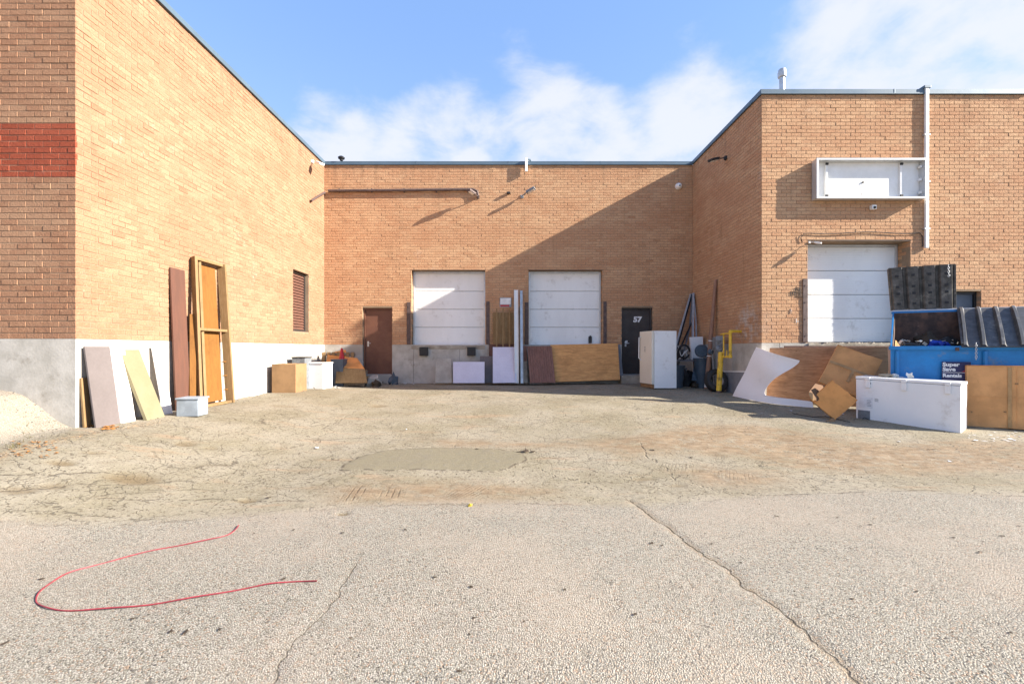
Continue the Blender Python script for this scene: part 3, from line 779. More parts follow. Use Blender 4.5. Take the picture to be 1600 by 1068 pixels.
dock_door(rear, .55, 2.93, 1.62, 4.05, YB+.24)
dock_door(rear, -3.26, -.88, 1.62, 4.05, YB+.24)
dd = man_door(rear, 3.58, 4.56, .667, 2.83, YB+.10, 'door_brown')
MB().box((3.58+.17, YB+.10-.0, 1.72), (.07, .03, .12)).obj('lock_box', 'galv', dd, bevel=.01)
md = bpy.data.curves
textobj('57', 'door_number', 'print_white', dd, frame_m((3.975, YB+.118, 2.39), (1, 0, 0), (0, 0, 1)), .235, .002, .012, 1.12, .06)
d2 = man_door(rear, -4.85, -3.91, .667, 2.83, YB+.10, 'door_red_brown', 'door_red_brown', 'galv')
for (x0, x1) in ((.54, 2.94), (-3.27, -.87)):
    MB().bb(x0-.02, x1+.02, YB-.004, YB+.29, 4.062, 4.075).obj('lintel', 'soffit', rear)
    MB().bb(x0, x1, YB-.02, YB+.30, ZB-.14, ZB-.03).obj('dock_sill', 'concrete_dirty', rear, bevel=.006)
    for xb in (x0+.28, x1-.58):
        MB().bb(xb, xb+.27, YB-.12, YB-.004, 1.28, 1.56).obj('dock_bumper', 'black', rear, bevel=.015)
guards(rear, .42, .115, YB, 1.65, 3.02); guards(rear, 2.97, .105, YB, 1.65, 3.04)
guards(rear, -3.42, .12, YB, 1.65, 3.02); guards(rear, -.84, .11, YB, 1.65, 3.04)
MB().bb(3.45, 4.7, YB-.45, YB, .2, .655).obj('door_step', 'concrete_dirty', rear, bevel=.012)
mb = MB(); mb.box((2.58, YB+.215, 1.80), (.11, .04, .22)); mb.box((2.58, YB+.19, 1.9), (.05, .05, .08)); mb.obj('door_latch', 'blackmetal', rear, bevel=.008)

# --- right building
right = thing('brick_building', 'buff brick building at right with a dock door under an empty sign box', 'building', ((XR+XE)/2, YF, .2))
hr = [(6.95, 9.37, ZB-.02, 4.04), (9.98, 11.03, .45, 2.86)]
hru = [(a-XR, b-XR, c, d_) for a, b, c, d_ in hr]
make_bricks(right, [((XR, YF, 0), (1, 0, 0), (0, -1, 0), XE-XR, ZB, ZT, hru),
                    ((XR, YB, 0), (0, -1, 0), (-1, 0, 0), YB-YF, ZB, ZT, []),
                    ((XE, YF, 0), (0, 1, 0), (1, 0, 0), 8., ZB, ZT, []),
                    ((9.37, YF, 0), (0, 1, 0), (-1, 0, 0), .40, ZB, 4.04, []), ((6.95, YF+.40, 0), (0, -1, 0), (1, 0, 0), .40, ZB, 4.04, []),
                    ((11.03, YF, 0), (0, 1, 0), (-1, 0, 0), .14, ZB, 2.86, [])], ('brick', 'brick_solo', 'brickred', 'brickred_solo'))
mb = MB(); backing(mb, (XR+.006, YF, 0), (1, 0, 0), (0, -1, 0), XE-XR-.012, ZB, ZT, [(h[0]-.006, h[1]-.006, h[2], h[3]) for h in hru], th=.40)
backing(mb, (XR, YB, 0), (0, -1, 0), (-1, 0, 0), YB-YF-.33, ZB, ZT, [], th=.3)
backing(mb, (XE, YF+.33, 0), (0, 1, 0), (1, 0, 0), 12, ZB, ZT, [], th=.3)
mb.obj('wall_core', 'mortar', right)
mb = MB(); base_blocks(mb, (XR-.004, YF, 0), (1, 0, 0), (0, -1, 0), XE-XR+.008, -.1, ZB, [h for h in hru if h[2] < 1], [.42, 2.2, 3.9, 5.6])
base_blocks(mb, (XR, YB, 0), (0, -1, 0), (-1, 0, 0), YB-YF-.28, -.1, ZB, [], [1.3, 2.7])
mb.bb(XE-.25, XE+.004, YF+.28, YF+12, -.1, ZB)
mb.obj('foundation', 'concrete', right, bevel=.004)
MB().bb(XR+.3, XE-.3, YF+.32, YF+16, ZT-.1, ZT).obj('roof', 'roof', right)
MB().bb(XR+.3, XE-.3, YF+.46, YF+.54, 0, ZT-.1).obj('inner_wall', 'mortar', right)
coping(right, [((XR-.035, YF, ZT), (XE+.03, YF, ZT), (0, -1, 0)), ((XR, YB-.04, ZT), (XR, YF+.33, ZT), (-1, 0, 0)), ((XE, YF+.33, ZT), (XE, YF+14, ZT), (1, 0, 0))])
dock_door(right, 6.96, 9.36, 1.66, 4.03, YF+.37)
dr = man_door(right, 9.99, 11.02, .45, 2.85, YF+.12, 'door_blue', 'blackmetal', 'print_white', -1)
MB().bb(10.06, 10.4, YF+.128, YF+.138, 1.3, 2.68).obj('grey_notice_plate', 'greypanel', dr)
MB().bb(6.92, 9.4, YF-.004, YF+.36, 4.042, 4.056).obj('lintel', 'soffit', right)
MB().bb(6.95, 9.37, YF-.03, YF+.42, ZB-.13, ZB-.005).obj('dock_sill', 'concrete_dirty', right, bevel=.012)
guards(right, 6.83, .115, YF, 1.66, 3.14)
# marks painted on the brick beside the door
def marks(parent, name, mat, y, segs, w):
    mb = MB()
    for (xa, za, xb, zb) in segs: mb.bar((xa, y, za), (xb, y, zb), w, .002)
    mb.obj(name, mat, parent)
S_ = YF/FPX
def fp(px, py): return ((px-PX0)*S_, CAMZ-(py-PY0)*S_)
sg = []
for cx_, cy_ in ((1238, 458), (1246, 452), (1246.5, 459)):
    x, z = fp(cx_, cy_)
    sg += [(x-.05, z+.04, x+.05, z+.04), (x-.05, z-.04, x+.05, z-.04), (x-.05, z-.04, x-.05, z+.04), (x+.05, z-.04, x+.05, z+.04), (x-.04, z, x+.04, z), (x, z-.04, x, z+.045)]
x, z = fp(1248, 463.5); sg += [(x-.08, z, x+.07, z-.01), (x-.02, z-.03, x+.1, z-.02)]
marks(right, 'black_paint_mark', 'black', YF-.0065, sg, .012)
x, z = fp(1235.5, 486); x2, z2 = fp(1244, 500)
marks(right, 'white_paint_mark', 'print_white', YF-.0065, [(x-.04, z, x+.03, z+.01), (x, z-.05, x+.004, z+.06), (x2-.03, z2+.03, x2+.02, z2+.035), (x2, z2-.06, x2, z2+.03), (x2+.04, z2-.05, x2+.04, z2-.01)], .013)

# --- left building
left = thing('brick_building', 'sunlit buff brick building along the left side of the yard', 'building', (XL, (YL+YB)/2, .4))
XLL = -14.
hl = [(YB-13.66, YB-12.68, 2.0, 3.73)]      # u runs from YB towards the camera on the long side
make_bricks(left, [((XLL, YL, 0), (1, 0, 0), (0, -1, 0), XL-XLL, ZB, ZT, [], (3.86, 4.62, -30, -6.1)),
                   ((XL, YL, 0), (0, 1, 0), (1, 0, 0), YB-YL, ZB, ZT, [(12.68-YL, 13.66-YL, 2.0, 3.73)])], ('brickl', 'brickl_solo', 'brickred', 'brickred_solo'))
mb = MB(); backing(mb, (XLL, YL, 0), (1, 0, 0), (0, -1, 0), XL-XLL-.006, ZB, ZT, [])
backing(mb, (XL, YL+.31, 0), (0, 1, 0), (1, 0, 0), YB-YL-.31, ZB, ZT, [(12.68-YL-.31, 13.66-YL-.31, 2.0, 3.73)])
mb.obj('wall_core', 'mortar', left)
mb = MB(); base_blocks(mb, (XLL, YL, 0), (1, 0, 0), (0, -1, 0), XL-XLL+.004, 0, ZB, [], [2.2, 4.3, 6.4]); base_blocks(mb, (XL, YL+.28, 0), (0, 1, 0), (1, 0, 0), YB-YL-.28, 0, ZB, [], [1.9, 3.9, 5.9])
mb.obj('foundation', 'concrete', left, bevel=.004)
MB().bb(XLL, XL-.3, YL+.3, YB+14, ZT-.1, ZT).obj('roof', 'roof', left)
coping(left, [((XLL, YL, ZT), (XL+.035, YL, ZT), (0, -1, 0)), ((XL, YL+.33, ZT), (XL, YB+.0, ZT), (1, 0, 0))])
mb = MB(); mb.bb(XL-.16, XL-.10, 12.68, 13.66, 2.0, 2.06); mb.bb(XL-.16, XL-.10, 12.68, 13.66, 3.67, 3.73); mb.bb(XL-.16, XL-.1, 12.68, 12.74, 2.06, 3.67); mb.bb(XL-.16, XL-.1, 13.6, 13.66, 2.06, 3.67)
wv = mb.obj('wall_vent', 'door_brown', left)
for k in range(20):
    MB().box((XL-.13, 13.17, 2.1+k*.08), (.075, .86, .008), Euler((0, math.radians(66), 0)).to_matrix()).obj('louvre', 'brown_board', wv)
MB().bb(XL-.22, XL-.2, 12.68, 13.66, 2., 3.73).obj('vent_back', 'guard', wv)

# ================================================================ FITTINGS ON THE BUILDINGS
# open sign cabinet
sx0, sx1, sz0, sz1, sy0, sy1 = 7.04, 9.575, 4.98, 5.90, YF-.175, YF-.012
sg_ = thing('sign_box', 'empty white sign cabinet with an open front above the right dock door', 'sign', ((sx0+sx1)/2, YF, sz0))
mb = MB(); tk = .035
mb.bb(sx0, sx1, sy0, sy1, sz0, sz0+tk); mb.bb(sx0, sx1, sy0, sy1, sz1-tk, sz1); mb.bb(sx0, sx0+tk, sy0, sy1, sz0+tk, sz1-tk); mb.bb(sx1-tk, sx1, sy0, sy1, sz0+tk, sz1-tk)
mb.obj('cabinet_frame', 'alu', sg_, bevel=.004)
mb = MB(); w = .036
mb.bb(sx0-.006, sx1+.006, sy0-.02, sy0-.002, sz0-.006, sz0+w); mb.bb(sx0-.006, sx1+.006, sy0-.02, sy0-.002, sz1-w, sz1+.006); mb.bb(sx0-.006, sx0+w, sy0-.02, sy0-.002, sz0+w, sz1-w); mb.bb(sx1-w, sx1+.006, sy0-.02, sy0-.002, sz0+w, sz1-w)
mb.obj('face_trim', 'alu', sg_, bevel=.003)
MB().bb(sx0+tk+.002, sx1-tk-.002, sy1-.02, sy1-.002, sz0+tk+.002, sz1-tk-.002).obj('back_panel', 'white_paint', sg_)
for px in (7.34, 9.08):
    mb = MB(); mb.bb(px-.022, px+.022, sy1-.075, sy1-.022, sz0+.06, sz1-.06); o_ = mb.obj('brace', 'white_paint', sg_, bevel=.004)
    for zc in (sz0+.09, sz1-.09): MB().box((px, sy1-.085, zc), (.06, .03, .05)).obj('clip', 'black', o_, bevel=.004)
for zc in (sz0+.16, (sz0+sz1)/2, sz1-.16): MB().box((sx1-tk-.03, (sy0+sy1)/2, zc), (.05, .07, .06)).obj('lamp_socket', 'white_paint', sg_, bevel=.008)
mb = MB(); mb.tube([(sx0+.2, sy0+.06, sz0+.05), (sx0+.7, sy0+.04, sz0+.045), (sx0+1.1, sy0+.1, sz0+.06), (sx0+1.16, sy0+.13, sz0+.2)], .006, 6); mb.obj('loose_wire', 'black', sg_)
MB().box((8.22, sy1-.03, sz0+.42), (.035, .02, .035)).obj('mounting_bolt', 'black', sg_)
# flat downpipe
pp = thing('downspout', 'long pale metal downspout running down from the right roof beside the sign box', 'pipe', (9.68, YF-.05, 3.85))
MB().bb(9.67, 9.75, YF-.065, YF-.012, 3.86, 7.66).obj('pipe', 'white_paint', pp, bevel=.01)
mb = MB(); mb.bb(9.64, 9.79, YF-.075, YF+.1, 7.6, 7.66); mb.obj('head', 'coping', pp, bevel=.006)
for zc in (4.3, 5.4, 6.5): MB().bb(9.645, 9.78, YF-.069, YF-.006, zc, zc+.03).obj('bracket', 'galv', pp)
pp = thing('downspout', 'short white overflow spout at the rear roof edge', 'pipe', (.45, YB-.1, 7.2))
MB().bb(.42, .50, YB-.14, YB-.05, 7.22, 7.66).obj('spout', 'white_paint', pp, bevel=.008)
MB().tube([(.50, YB-.09, 7.62), (.58, YB-.05, 7.63), (.62, YB+.1, 7.60)], .03, 8).obj('elbow', 'coping', pp)
# vent stack on the roof
vs = thing('vent_stack', 'galvanised vent pipe with a round cap on the right roof', 'vent', (7.12, 12., ZT))
MB().lathe((7.12, 12., ZT), [(.07, 0), (.07, .5), (.068, .55), (.066, 1.2)], 20).obj('pipe', 'galv', vs, smooth=True)
MB().lathe((7.12, 12., ZT), [(.066, 1.18), (.098, 1.185), (.104, 1.2), (.104, 1.31), (.092, 1.32), (.092, 1.37), (.08, 1.395), (.001, 1.40)], 20).obj('cap', 'galv', vs, smooth=True)
MB().lathe((7.12, 12., ZT), [(.071, .48), (.08, .49), (.08, .52), (.071, .53)], 20).obj('collar', 'galv', vs, smooth=True)
# lamps and cameras
def flood(name, label, base, dirn, out, mat='blackmetal', scale=1., lens='white_paint', arm=True):
    base = Vector(base); dirn = Vector(dirn).normalized(); out = Vector(out)
    t_ = thing(name, label, 'lamp', base)
    if arm: MB().tube([base, base+out*.12*scale, base+out*.16*scale+dirn*.22*scale], .018*scale, 8).obj('arm', mat, t_)
    MB().box(base+out*.012, (.11*scale, .024 if abs(out.y) > .5 else .11*scale, .11*scale)).obj('mounting_plate', mat, t_, bevel=.004)
    up = Vector((0, 0, 1)); s_ = dirn.cross(up).normalized(); R = Matrix((dirn, s_, dirn.cross(s_)*-1)).transposed()
    c = base+out*.16*scale+dirn*.34*scale
    MB().box(c, (.34*scale, .2*scale, .08*scale), R).obj('lamp_head', mat, t_, bevel=.02*scale)
    MB().box(c-R @ Vector((0, 0, -.044*scale if (R @ Vector((0, 0, 1))).z < 0 else .044*scale)), (.24*scale, .15*scale, .012), R).obj('lens', lens, t_, bevel=.003)
    return t_
flood('wall_lamp', 'grey area light on a slanting arm on the rear wall below the roof spout', (.33, YB, 6.45), (.8, -.25, .38), (0, -1, 0), 'steelgrey', .9)
flood('wall_lamp', 'black floodlight high on the shaded side wall of the right building', (XR, 12.45, 6.72), (-.75, -.3, -.25), (-1, 0, 0), 'black', .85)
flood('wall_lamp', 'lamp at the right end of the conduit on the rear wall', (-1.1, YB, 6.42), (-.5, -.5, .2), (0, -1, 0), 'guard', .8)
flood('wall_lamp', 'small white light near the top rear end of the left wall', (XL, 13.85, 7.2), (.5, -.4, -.3), (1, 0, 0), 'white_paint', .8)
flood('wall_lamp', 'small white security light in the top left corner of the right dock door', (6.985, YF-.0, 4.0), (.6, -.6, -.25), (0, -1, 0), 'white_paint', .42)
c = thing('security_camera', 'round white dome camera on the shaded upper corner of the rear wall', 'camera', (5.41, YB, 6.78))
MB().lathe((5.41, YB, 6.78), [(.001, .14), (.04, .135), (.075, .11), (.10, .05), (.11, 0)], 20, Euler((math.radians(90), 0, 0)).to_matrix()).obj('housing', 'white_paint', c, smooth=True)
MB().lathe((5.41, YB-.10, 6.77), [(.001, .05), (.02, .045), (.035, .02), (.04, 0)], 14, Euler((math.radians(90), 0, 0)).to_matrix()).obj('lens', 'black', c, smooth=True)
c = thing('security_sensor', 'small white box sensor on the brick under the sign box', 'sensor', (8.45, YF, 4.8))
MB().box((8.45, YF-.05, 4.81), (.11, .09, .10)).obj('housing', 'white_paint', c, bevel=.012)
MB().tube([(8.45, YF-.09, 4.80), (8.45, YF-.11, 4.79)], .028, 12).obj('lens', 'black', c)
c = thing('junction_fixture', 'tiny dark bracket on the rear wall left of the slanting lamp', 'bracket', (-.12, YB, 6.55))
MB().bb(-.17, -.06, YB-.1, YB, 6.53, 6.58).obj('bracket', 'blackmetal', c)
# conduit on rear wall
c = thing('conduit', 'long brown conduit running level across the upper rear wall at left', 'pipe', (-3.4, YB, 6.6))
MB().tube([(-5.95, YB-.06, 6.62), (-4.5, YB-.06, 6.63), (-1.25, YB-.06, 6.66), (-1.13, YB-.06, 6.60), (-1.1, YB-.06, 6.45)], .045, 8).obj('pipe', 'guard', c)
MB().tube([(XL+.05, YB-.1, 6.55), (XL+.05, 14.1, 6.2), (XL+.05, 13.7, 5.95)], .035, 8).obj('branch_pipe', 'guard', c)
for k in range(5): MB().box((-5.6+k*1.05, YB-.035, 6.635), (.04, .07, .12)).obj('strap', 'guard', c)
# cable over the right dock door
pts = [Vector((6.82, YF-.02, 4.0)), Vector((6.78, YF-.02, 4.1)), Vector((6.84, YF-.02, 4.2))]
for k in range(24):
    q = k/23; pts.append(Vector((6.95+2.62*q, YF-.02, 4.21-.05*math.sin(q*9)*(.3+q*.3)+.02*q)))
pts += [Vector((9.63, YF-.02, 4.15)), Vector((9.645, YF-.02, 3.98)), Vector((9.63, YF-.02, 3.9))]
c = MB().tube(pts, .0085, 6).obj('cable', 'black'); tag(c, 'thin dark cable sagging across the brick above the right dock door', 'cable')
c = MB().lathe((-5.55, YB-.0, 7.62), [(.05, 0), (.06, .05), (.10, .06), (.11, .10), (.06, .14), (.001, .15)], 14).obj('roof_cap', 'blackmetal', smooth=True)
tag(c, 'small dark round cap on the rear roof edge at far left', 'vent')

# ================================================================ THINGS IN THE YARD
def sheet(name, label, cat, corners, th, mat, group=None, edge=None, parent=None, bevel=.0015):
    """flat board from four corners BL,BR,TR,TL (front face), thickness away from the camera"""
    P = [Vector(p) for p in corners]
    n = (P[1]-P[0]).cross(P[3]-P[0]).normalized()
    if n.y > 0: n = -n
    mb = MB(); q = [p-n*th for p in P]
    mb.hexa([P[0], P[1], q[1], q[0], P[3], P[2], q[2], q[3]])
    o_ = mb.obj(name, mat, parent, bevel=bevel)
    if parent is None: tag(o_, label, cat, group)
    return o_
def g(x, y, dz=0.): return (x, y, gzf(x, y)+dz)
# plywood and siding under dock door of unit 57
def onb(px, py, D): return ((px-PX0)*D/FPX, D, CAMZ-(py-PY0)*D/FPX)
sheet('plywood_sheet', 'large knotty plywood sheet leaning beneath the dock door beside door 57', 'plywood', [onb(866, 596.5, 14.25), onb(969, 593, 14.3), onb(965.5, 536, 14.62), onb(860, 538.5, 14.62)], .018, 'ply')
sheet('grey_sheet', 'narrow grey sheet edge showing behind the plywood next to door 57', 'board', [onb(940, 593, 14.5), onb(974, 590, 14.5), onb(969, 538, 14.7), onb(930, 538, 14.7)], .01, 'greypanel')
pn = thing('siding_panel', 'reddish brown grooved panel leaning over the left end of the plywood sheet', 'panel', g(1., 14.1))
B0, B1, T1, T0 = [Vector(onb(*a)) for a in ((828.5, 598, 14.1), (868, 597.5, 14.12), (862, 540.5, 14.5), (823.5, 540.5, 14.5))]
ns = 11
for k in range(ns):
    a, b_ = k/ns+.006, (k+1)/ns-.006
    c4 = [B0.lerp(B1, a), B0.lerp(B1, b_), T0.lerp(T1, b_), T0.lerp(T1, a)]
    sheet('slat', None, None, c4, .016, 'reed', parent=pn, bevel=.003)
sheet('backing_board', None, None, [p+Vector((0, .017, 0)) for p in (B0, B1, T1, T0)], .008, 'reed', parent=pn)
sheet('timber_offcut', 'short pale timber offcut standing at the left end of the brown siding panel', 'timber', [onb(817.5, 598, 14.2), onb(824.5, 598, 14.2), onb(823.5, 564, 14.5), onb(817.5, 564, 14.5)], .03, 'greywood')
sheet('brown_plank', 'narrow reddish plank leaning behind the timber offcut', 'plank', [onb(818, 597, 14.45), onb(824, 597, 14.45), onb(823, 540, 14.65), onb(817.5, 540, 14.65)], .02, 'reed')
# two metal channels
def channel(label, px0, px1, pyt, pyb, mat, d=.05):
    xb, yb, zb = onb((px0+px1)/2, pyb, 14.15); xt, yt, zt = onb((px0+px1)/2-1, pyt, 14.70)
    w = (px1-px0)*14.3/FPX
    t_ = thing('metal_channel', label, 'channel', (xb, yb, zb), group='steel channels leaning left of the dock door')
    a, b_ = Vector((xb, yb, zb)), Vector((xt, yt, zt)); X_ = Vector((1, 0, 0)); n = (b_-a).cross(X_).normalized(); n = n if n.y < 0 else -n
    MB().bar(a, b_, w, .006).obj('web', mat, t_)
    for s_, nm in ((-1, 'flange'), (1, 'flange')):
        MB().bar(a+X_*s_*(w/2-.003)-n*.03*-1, b_+X_*s_*(w/2-.003)+n*.03, .006, .06).obj(nm, mat, t_)
channel('wide white steel channel leaning just left of the dock door beside door 57', 804, 810.5, 453, 598.5, 'white_paint')
channel('narrow galvanised channel leaning between the wide white channel and the siding panel', 813.5, 817.5, 454, 598.5, 'galv')
sheet('brown_board', 'dark brown board standing behind the metal channels by the dock door', 'board', [onb(796, 598, 14.5), onb(818, 598, 14.5), onb(815, 478, 14.72), onb(811, 478, 14.72)], .018, 'greywood')
# stacked boards left of it
ob = thing('crate_panel', 'ochre and brown wooden crate panel leaning against the rear wall between the dock doors', 'panel', g(-.15, 14.4))
sheet('upper_board', None, None, [onb(770, 537, 14.68), onb(806, 537, 14.68), onb(806, 488, 14.72), onb(770, 488, 14.72)], .015, 'pine', parent=ob)
sheet('lower_board', None, None, [onb(764, 590, 14.5), onb(808, 590, 14.5), onb(808, 537.5, 14.66), onb(764, 537.5, 14.66)], .015, 'brown_board', parent=ob)
mb = MB()
for px in (776, 786, 796, 804): mb.bar(onb(px, 590, 14.44), onb(px, 482, 14.67), .045, .02)
mb.obj('batten', 'pine', ob)
nt = thing('wall_notice', 'small pale blue notice with a red strip on the rear brick between the dock doors', 'sign', (-.14, YB, 2.8))
MB().bb(-.40, -.02, YB-.02, YB-.004, 2.86, 3.17).obj('notice_board', 'bluegrey_box', nt); MB().bb(-.38, -.04, YB-.026, YB-.020, 2.95, 3.15).obj('notice_sheet', 'print_white', nt)
MB().bb(-.38, -.09, YB-.026, YB-.020, 2.88, 2.93).obj('red_strip', 'print_red', nt)
sheet('white_board', 'tall lilac white board leaning left of the wide metal channel', 'board', [onb(770, 598, 14.1), onb(806.5, 597.5, 14.1), onb(806.5, 542, 14.5), onb(770, 542, 14.5)], .03, 'lilac')
sheet('white_board', 'low lilac white board standing below the left dock door', 'board', [onb(708, 598, 14.0), onb(757, 598, 14.0), onb(757, 565, 14.2), onb(708, 565, 14.2)], .05, 'lilac')
sheet('white_board', 'pale grey board behind the gap between the two lilac white boards', 'board', [onb(750, 598, 14.3), onb(773, 598, 14.3), onb(773, 556, 14.5), onb(750, 556, 14.5)], .03, 'mauve')
sheet('beige_board', 'beige board leaning under the left dock door beside the low lilac board', 'board', [onb(680, 598, 14.1), onb(706, 598, 14.1), onb(705, 560, 14.4), onb(681, 560, 14.4)], .03, 'beige')

# upright freezer
UF = thing('upright_freezer', 'tall white upright freezer with a cream door beside door 57', 'freezer', g(3.93, 12.8))
ux, uy, uz = UF.location
e1 = Vector((.71, .03, 0)); e2 = Vector((-.155, .66, 0))
def uf(a, b, c): return Vector((ux, uy, uz))+e1*a+e2*b+Vector((0, 0, c))
def ubox(a0, a1, b0, b1, c0, c1): return [uf(a0, b0, c0), uf(a1, b0, c0), uf(a1, b1, c0), uf(a0, b1, c0), uf(a0, b0, c1), uf(a1, b0, c1), uf(a1, b1, c1), uf(a0, b1, c1)]
MB().hexa(ubox(.11, 1., 0, 1, .02, 1.635)).obj('cabinet', 'enamel', UF, bevel=.008)
dr_ = MB().hexa(ubox(-.0, .095, 0, 1, .13, 1.635)).obj('door', 'enamel_cream', UF, bevel=.012)
MB().hexa(ubox(.03, .108, .02, .98, .02, .12)).obj('kick_grille', 'card3', UF, bevel=.004)
MB().tube([uf(0, .88, 1.48), uf(-.075, .90, 1.46), uf(-.08, .90, .86), uf(0, .88, .80)], .016, 8).obj('handle', 'enamel', dr_, smooth=True)
mb = MB()
for k in range(4): mb.hexa(ubox(-.006, -.001, .50, .60, 1.05+k*.04, 1.065+k*.04))
mb.obj('badge', 'print_grey', dr_)
mb = MB()
for k in range(4): mb.box(uf(.2 if k % 2 else .9, .1 if k < 2 else .9, .01), (.05, .05, .03))
mb.obj('foot', 'black', UF)

# chest freezer seen from the back
cfx, cfy = 6.645, 8.79
CF = thing('chest_freezer', 'long white chest freezer with its hinge side facing the yard', 'freezer', (cfx, cfy, .10))
f1 = Vector((.615, -.788, -.03)); f1n = f1.normalized(); f2n = Vector((.788, .615, 0)); FL_, FD_, FH_ = 1.455, .60, .86
def cf(a, b, c): return Vector((cfx, cfy, .115))+f1n*a+f2n*b+Vector((0, 0, c))
def cbox(a0, a1, b0, b1, c0, c1): return [cf(a0, b0, c0), cf(a1, b0, c0), cf(a1, b1, c0), cf(a0, b1, c0), cf(a0, b0, c1), cf(a1, b0, c1), cf(a1, b1, c1), cf(a0, b1, c1)]
MB().hexa(cbox(0, FL_, 0, FD_, .012, FH_-.055)).obj('cabinet', 'enamel', CF, bevel=.010)
MB().hexa(cbox(.004, FL_-.004, .004, FD_-.004, FH_-.055, FH_-.048)).obj('gasket', 'print_grey', CF)
lid = MB().hexa(cbox(-.006, FL_+.006, -.006, FD_+.02, FH_-.048, FH_)).obj('lid', 'enamel', CF, bevel=.008)
for a in (.15, .68, 1.26):
    h = MB(); h.hexa(cbox(a, a+.075, -.032, -.001, FH_-.20, FH_-.058)); h.hexa(cbox(a, a+.075, -.04, -.007, FH_-.056, FH_+.004))
    h.obj('hinge', 'enamel', CF, bevel=.006)
MB().hexa(cbox(.03, .22, -.002, .02, .04, .22)).obj('vent_recess', 'print_grey', CF)
for k in range(9): MB().hexa(cbox(.032, .218, -.008, -.003, .05+k*.018, .058+k*.018)).obj('vent_slat', 'steelgrey', CF)
MB().hexa(cbox(.05, .26, -.003, 0, .27, .47)).obj('rating_label', 'print_white', CF)
mb = MB()
for k in range(5): mb.hexa(cbox(.17, .24-.008*(k % 3), -.0045, -.0032, .31+k*.026, .318+k*.026))
for k in range(4): mb.hexa(cbox(.29, .35-.012*(k % 2), -.0025, -.001, .41+k*.016, .417+k*.016))
mb.hexa(cbox(.20, .235, -.004, -.001, FH_-.13, FH_-.105))
mb.obj('label_print', 'print_grey', CF)
mb = MB()
for a, b in ((.06, .06), (FL_-.06, .06), (.06, FD_-.06), (FL_-.06, FD_-.06)): mb.box(cf(a, b, 0), (.05, .05, .03))
mb.obj('foot', 'black', CF)
MB().tube([cf(.1, -.01, .05), cf(.14, -.03, .09), cf(.2, -.03, .06), cf(.23, -.02, .02)], .006, 6).obj('power_cord', 'black', CF)
def crumple(name, label, cat, c, r, mat, seed, flat=.5, parent=None, kind=None):
    rd = random.Random(seed); bm = bmesh.new(); bmesh.ops.create_icosphere(bm, subdivisions=2, radius=1)
    for v in bm.verts:
        k = rd.uniform(.55, 1.1); v.co = Vector((v.co.x*r[0]*k, v.co.y*r[1]*k, max(-.4, v.co.z)*r[2]*k+r[2]*.3))
    me = bpy.data.meshes.new(name); bm.to_mesh(me); bm.free(); me.materials.append(M[mat])
    o_ = bpy.data.objects.new(name, me); COL.objects.link(o_); o_.location = c; o_.rotation_euler.z = rd.uniform(0, 6)
    if parent: o_.parent = parent; o_.location = Vector(c)-root_of(parent).location
    else: tag(o_, label, cat)
    return o_
crumple('crumpled_paper', 'tan crumpled packing paper lying on the chest freezer lid', 'paper', cf(.38, .36, FH_+.004), (.15, .10, .05), 'tanpaper', 2)
crumple('crumpled_paper', 'small beige crumpled wad on the chest freezer beside the tan paper', 'paper', cf(.50, .42, FH_+.004), (.09, .07, .06), 'paper', 4)
mb = MB(); P_ = cf(.72, .38, FH_+.003)
mb.surf(lambda u, v: (P_.x+(u-.5)*.10+.01*math.sin(v*7), P_.y+(v-.5)*.03+.02*math.sin(u*5), P_.z+.002+v*.095+.012*math.sin(u*9)), 6, 6, .002)
c = mb.obj('paper_cup_scrap', 'paper'); tag(c, 'torn white paper scrap standing on the chest freezer lid', 'paper')
mb = MB(); P_ = cf(.56, .33, FH_+.003)
mb.surf(lambda u, v: (P_.x+(u-.5)*.20, P_.y+(v-.5)*.1, P_.z+.008+.012*abs(math.sin(u*8+v*3))), 8, 4, .0015)
c = mb.obj('plastic_film', 'paper'); tag(c, 'thin white film lying flat on the chest freezer lid', 'paper')

# big white curved laminate sheet
wl = MB()
def wl_out(v):       # right hand (cut) edge of the sheet along its height 0..1
    return 1-.60*math.sin(max(0, min(1, (v-.13)/.80))*math.pi*.5)**0*0
BLp, BRp, TRp, TLp = Vector((5.46, 11.30, .29)), Vector((6.44, 9.76, gzf(6.44, 9.76)+.012)), Vector((6.28, 9.93, 1.25)), Vector((5.76, 10.72, 1.545))
curve = [(.0, .995), (.135, 1.0), (.15, .50), (.22, .475), (.35, .50), (.5, .58), (.68, .73), (.84, .88), (1., 1.)]
def edge_u(v):
    for i in range(len(curve)-1):
        if curve[i][0] <= v <= curve[i+1][0]:
            q = (v-curve[i][0])/(curve[i+1][0]-curve[i][0])
            if i < 2: return curve[i][1]*(1-q)+curve[i+1][1]*q
            p0, p1, p2, p3 = curve[max(i-1, 2)][1], curve[i][1], curve[i+1][1], curve[min(i+2, len(curve)-1)][1]
            return .5*((2*p1)+(-p0+p2)*q+(2*p0-5*p1+4*p2-p3)*q*q+(-p0+3*p1-3*p2+p3)*q**3)
    return 1
def wl_pt(u, v):
    e = edge_u(v)
    uu = u*e
    b = BLp.lerp(BRp, uu); tp = TLp.lerp(TRp, uu)
    p = b.lerp(tp, v)
    bulge = .20*math.sin(uu*math.pi)*(1-v*.3)-.10*max(0, uu-.6)**2*4*(1-v)+.015*math.sin(v*9+uu*4)
    nrm = Vector((-.863, -.505, 0))
    p = p+nrm*bulge
    p.z = max(p.z, gzf(p.x, p.y)+.012)
    return p
NV = 110; NU = 20; vs_ = [i/NV for i in range(NV+1)]
wl = MB(); wl.surf(lambda u, v: wl_pt(u, v), NU, NV, .005)
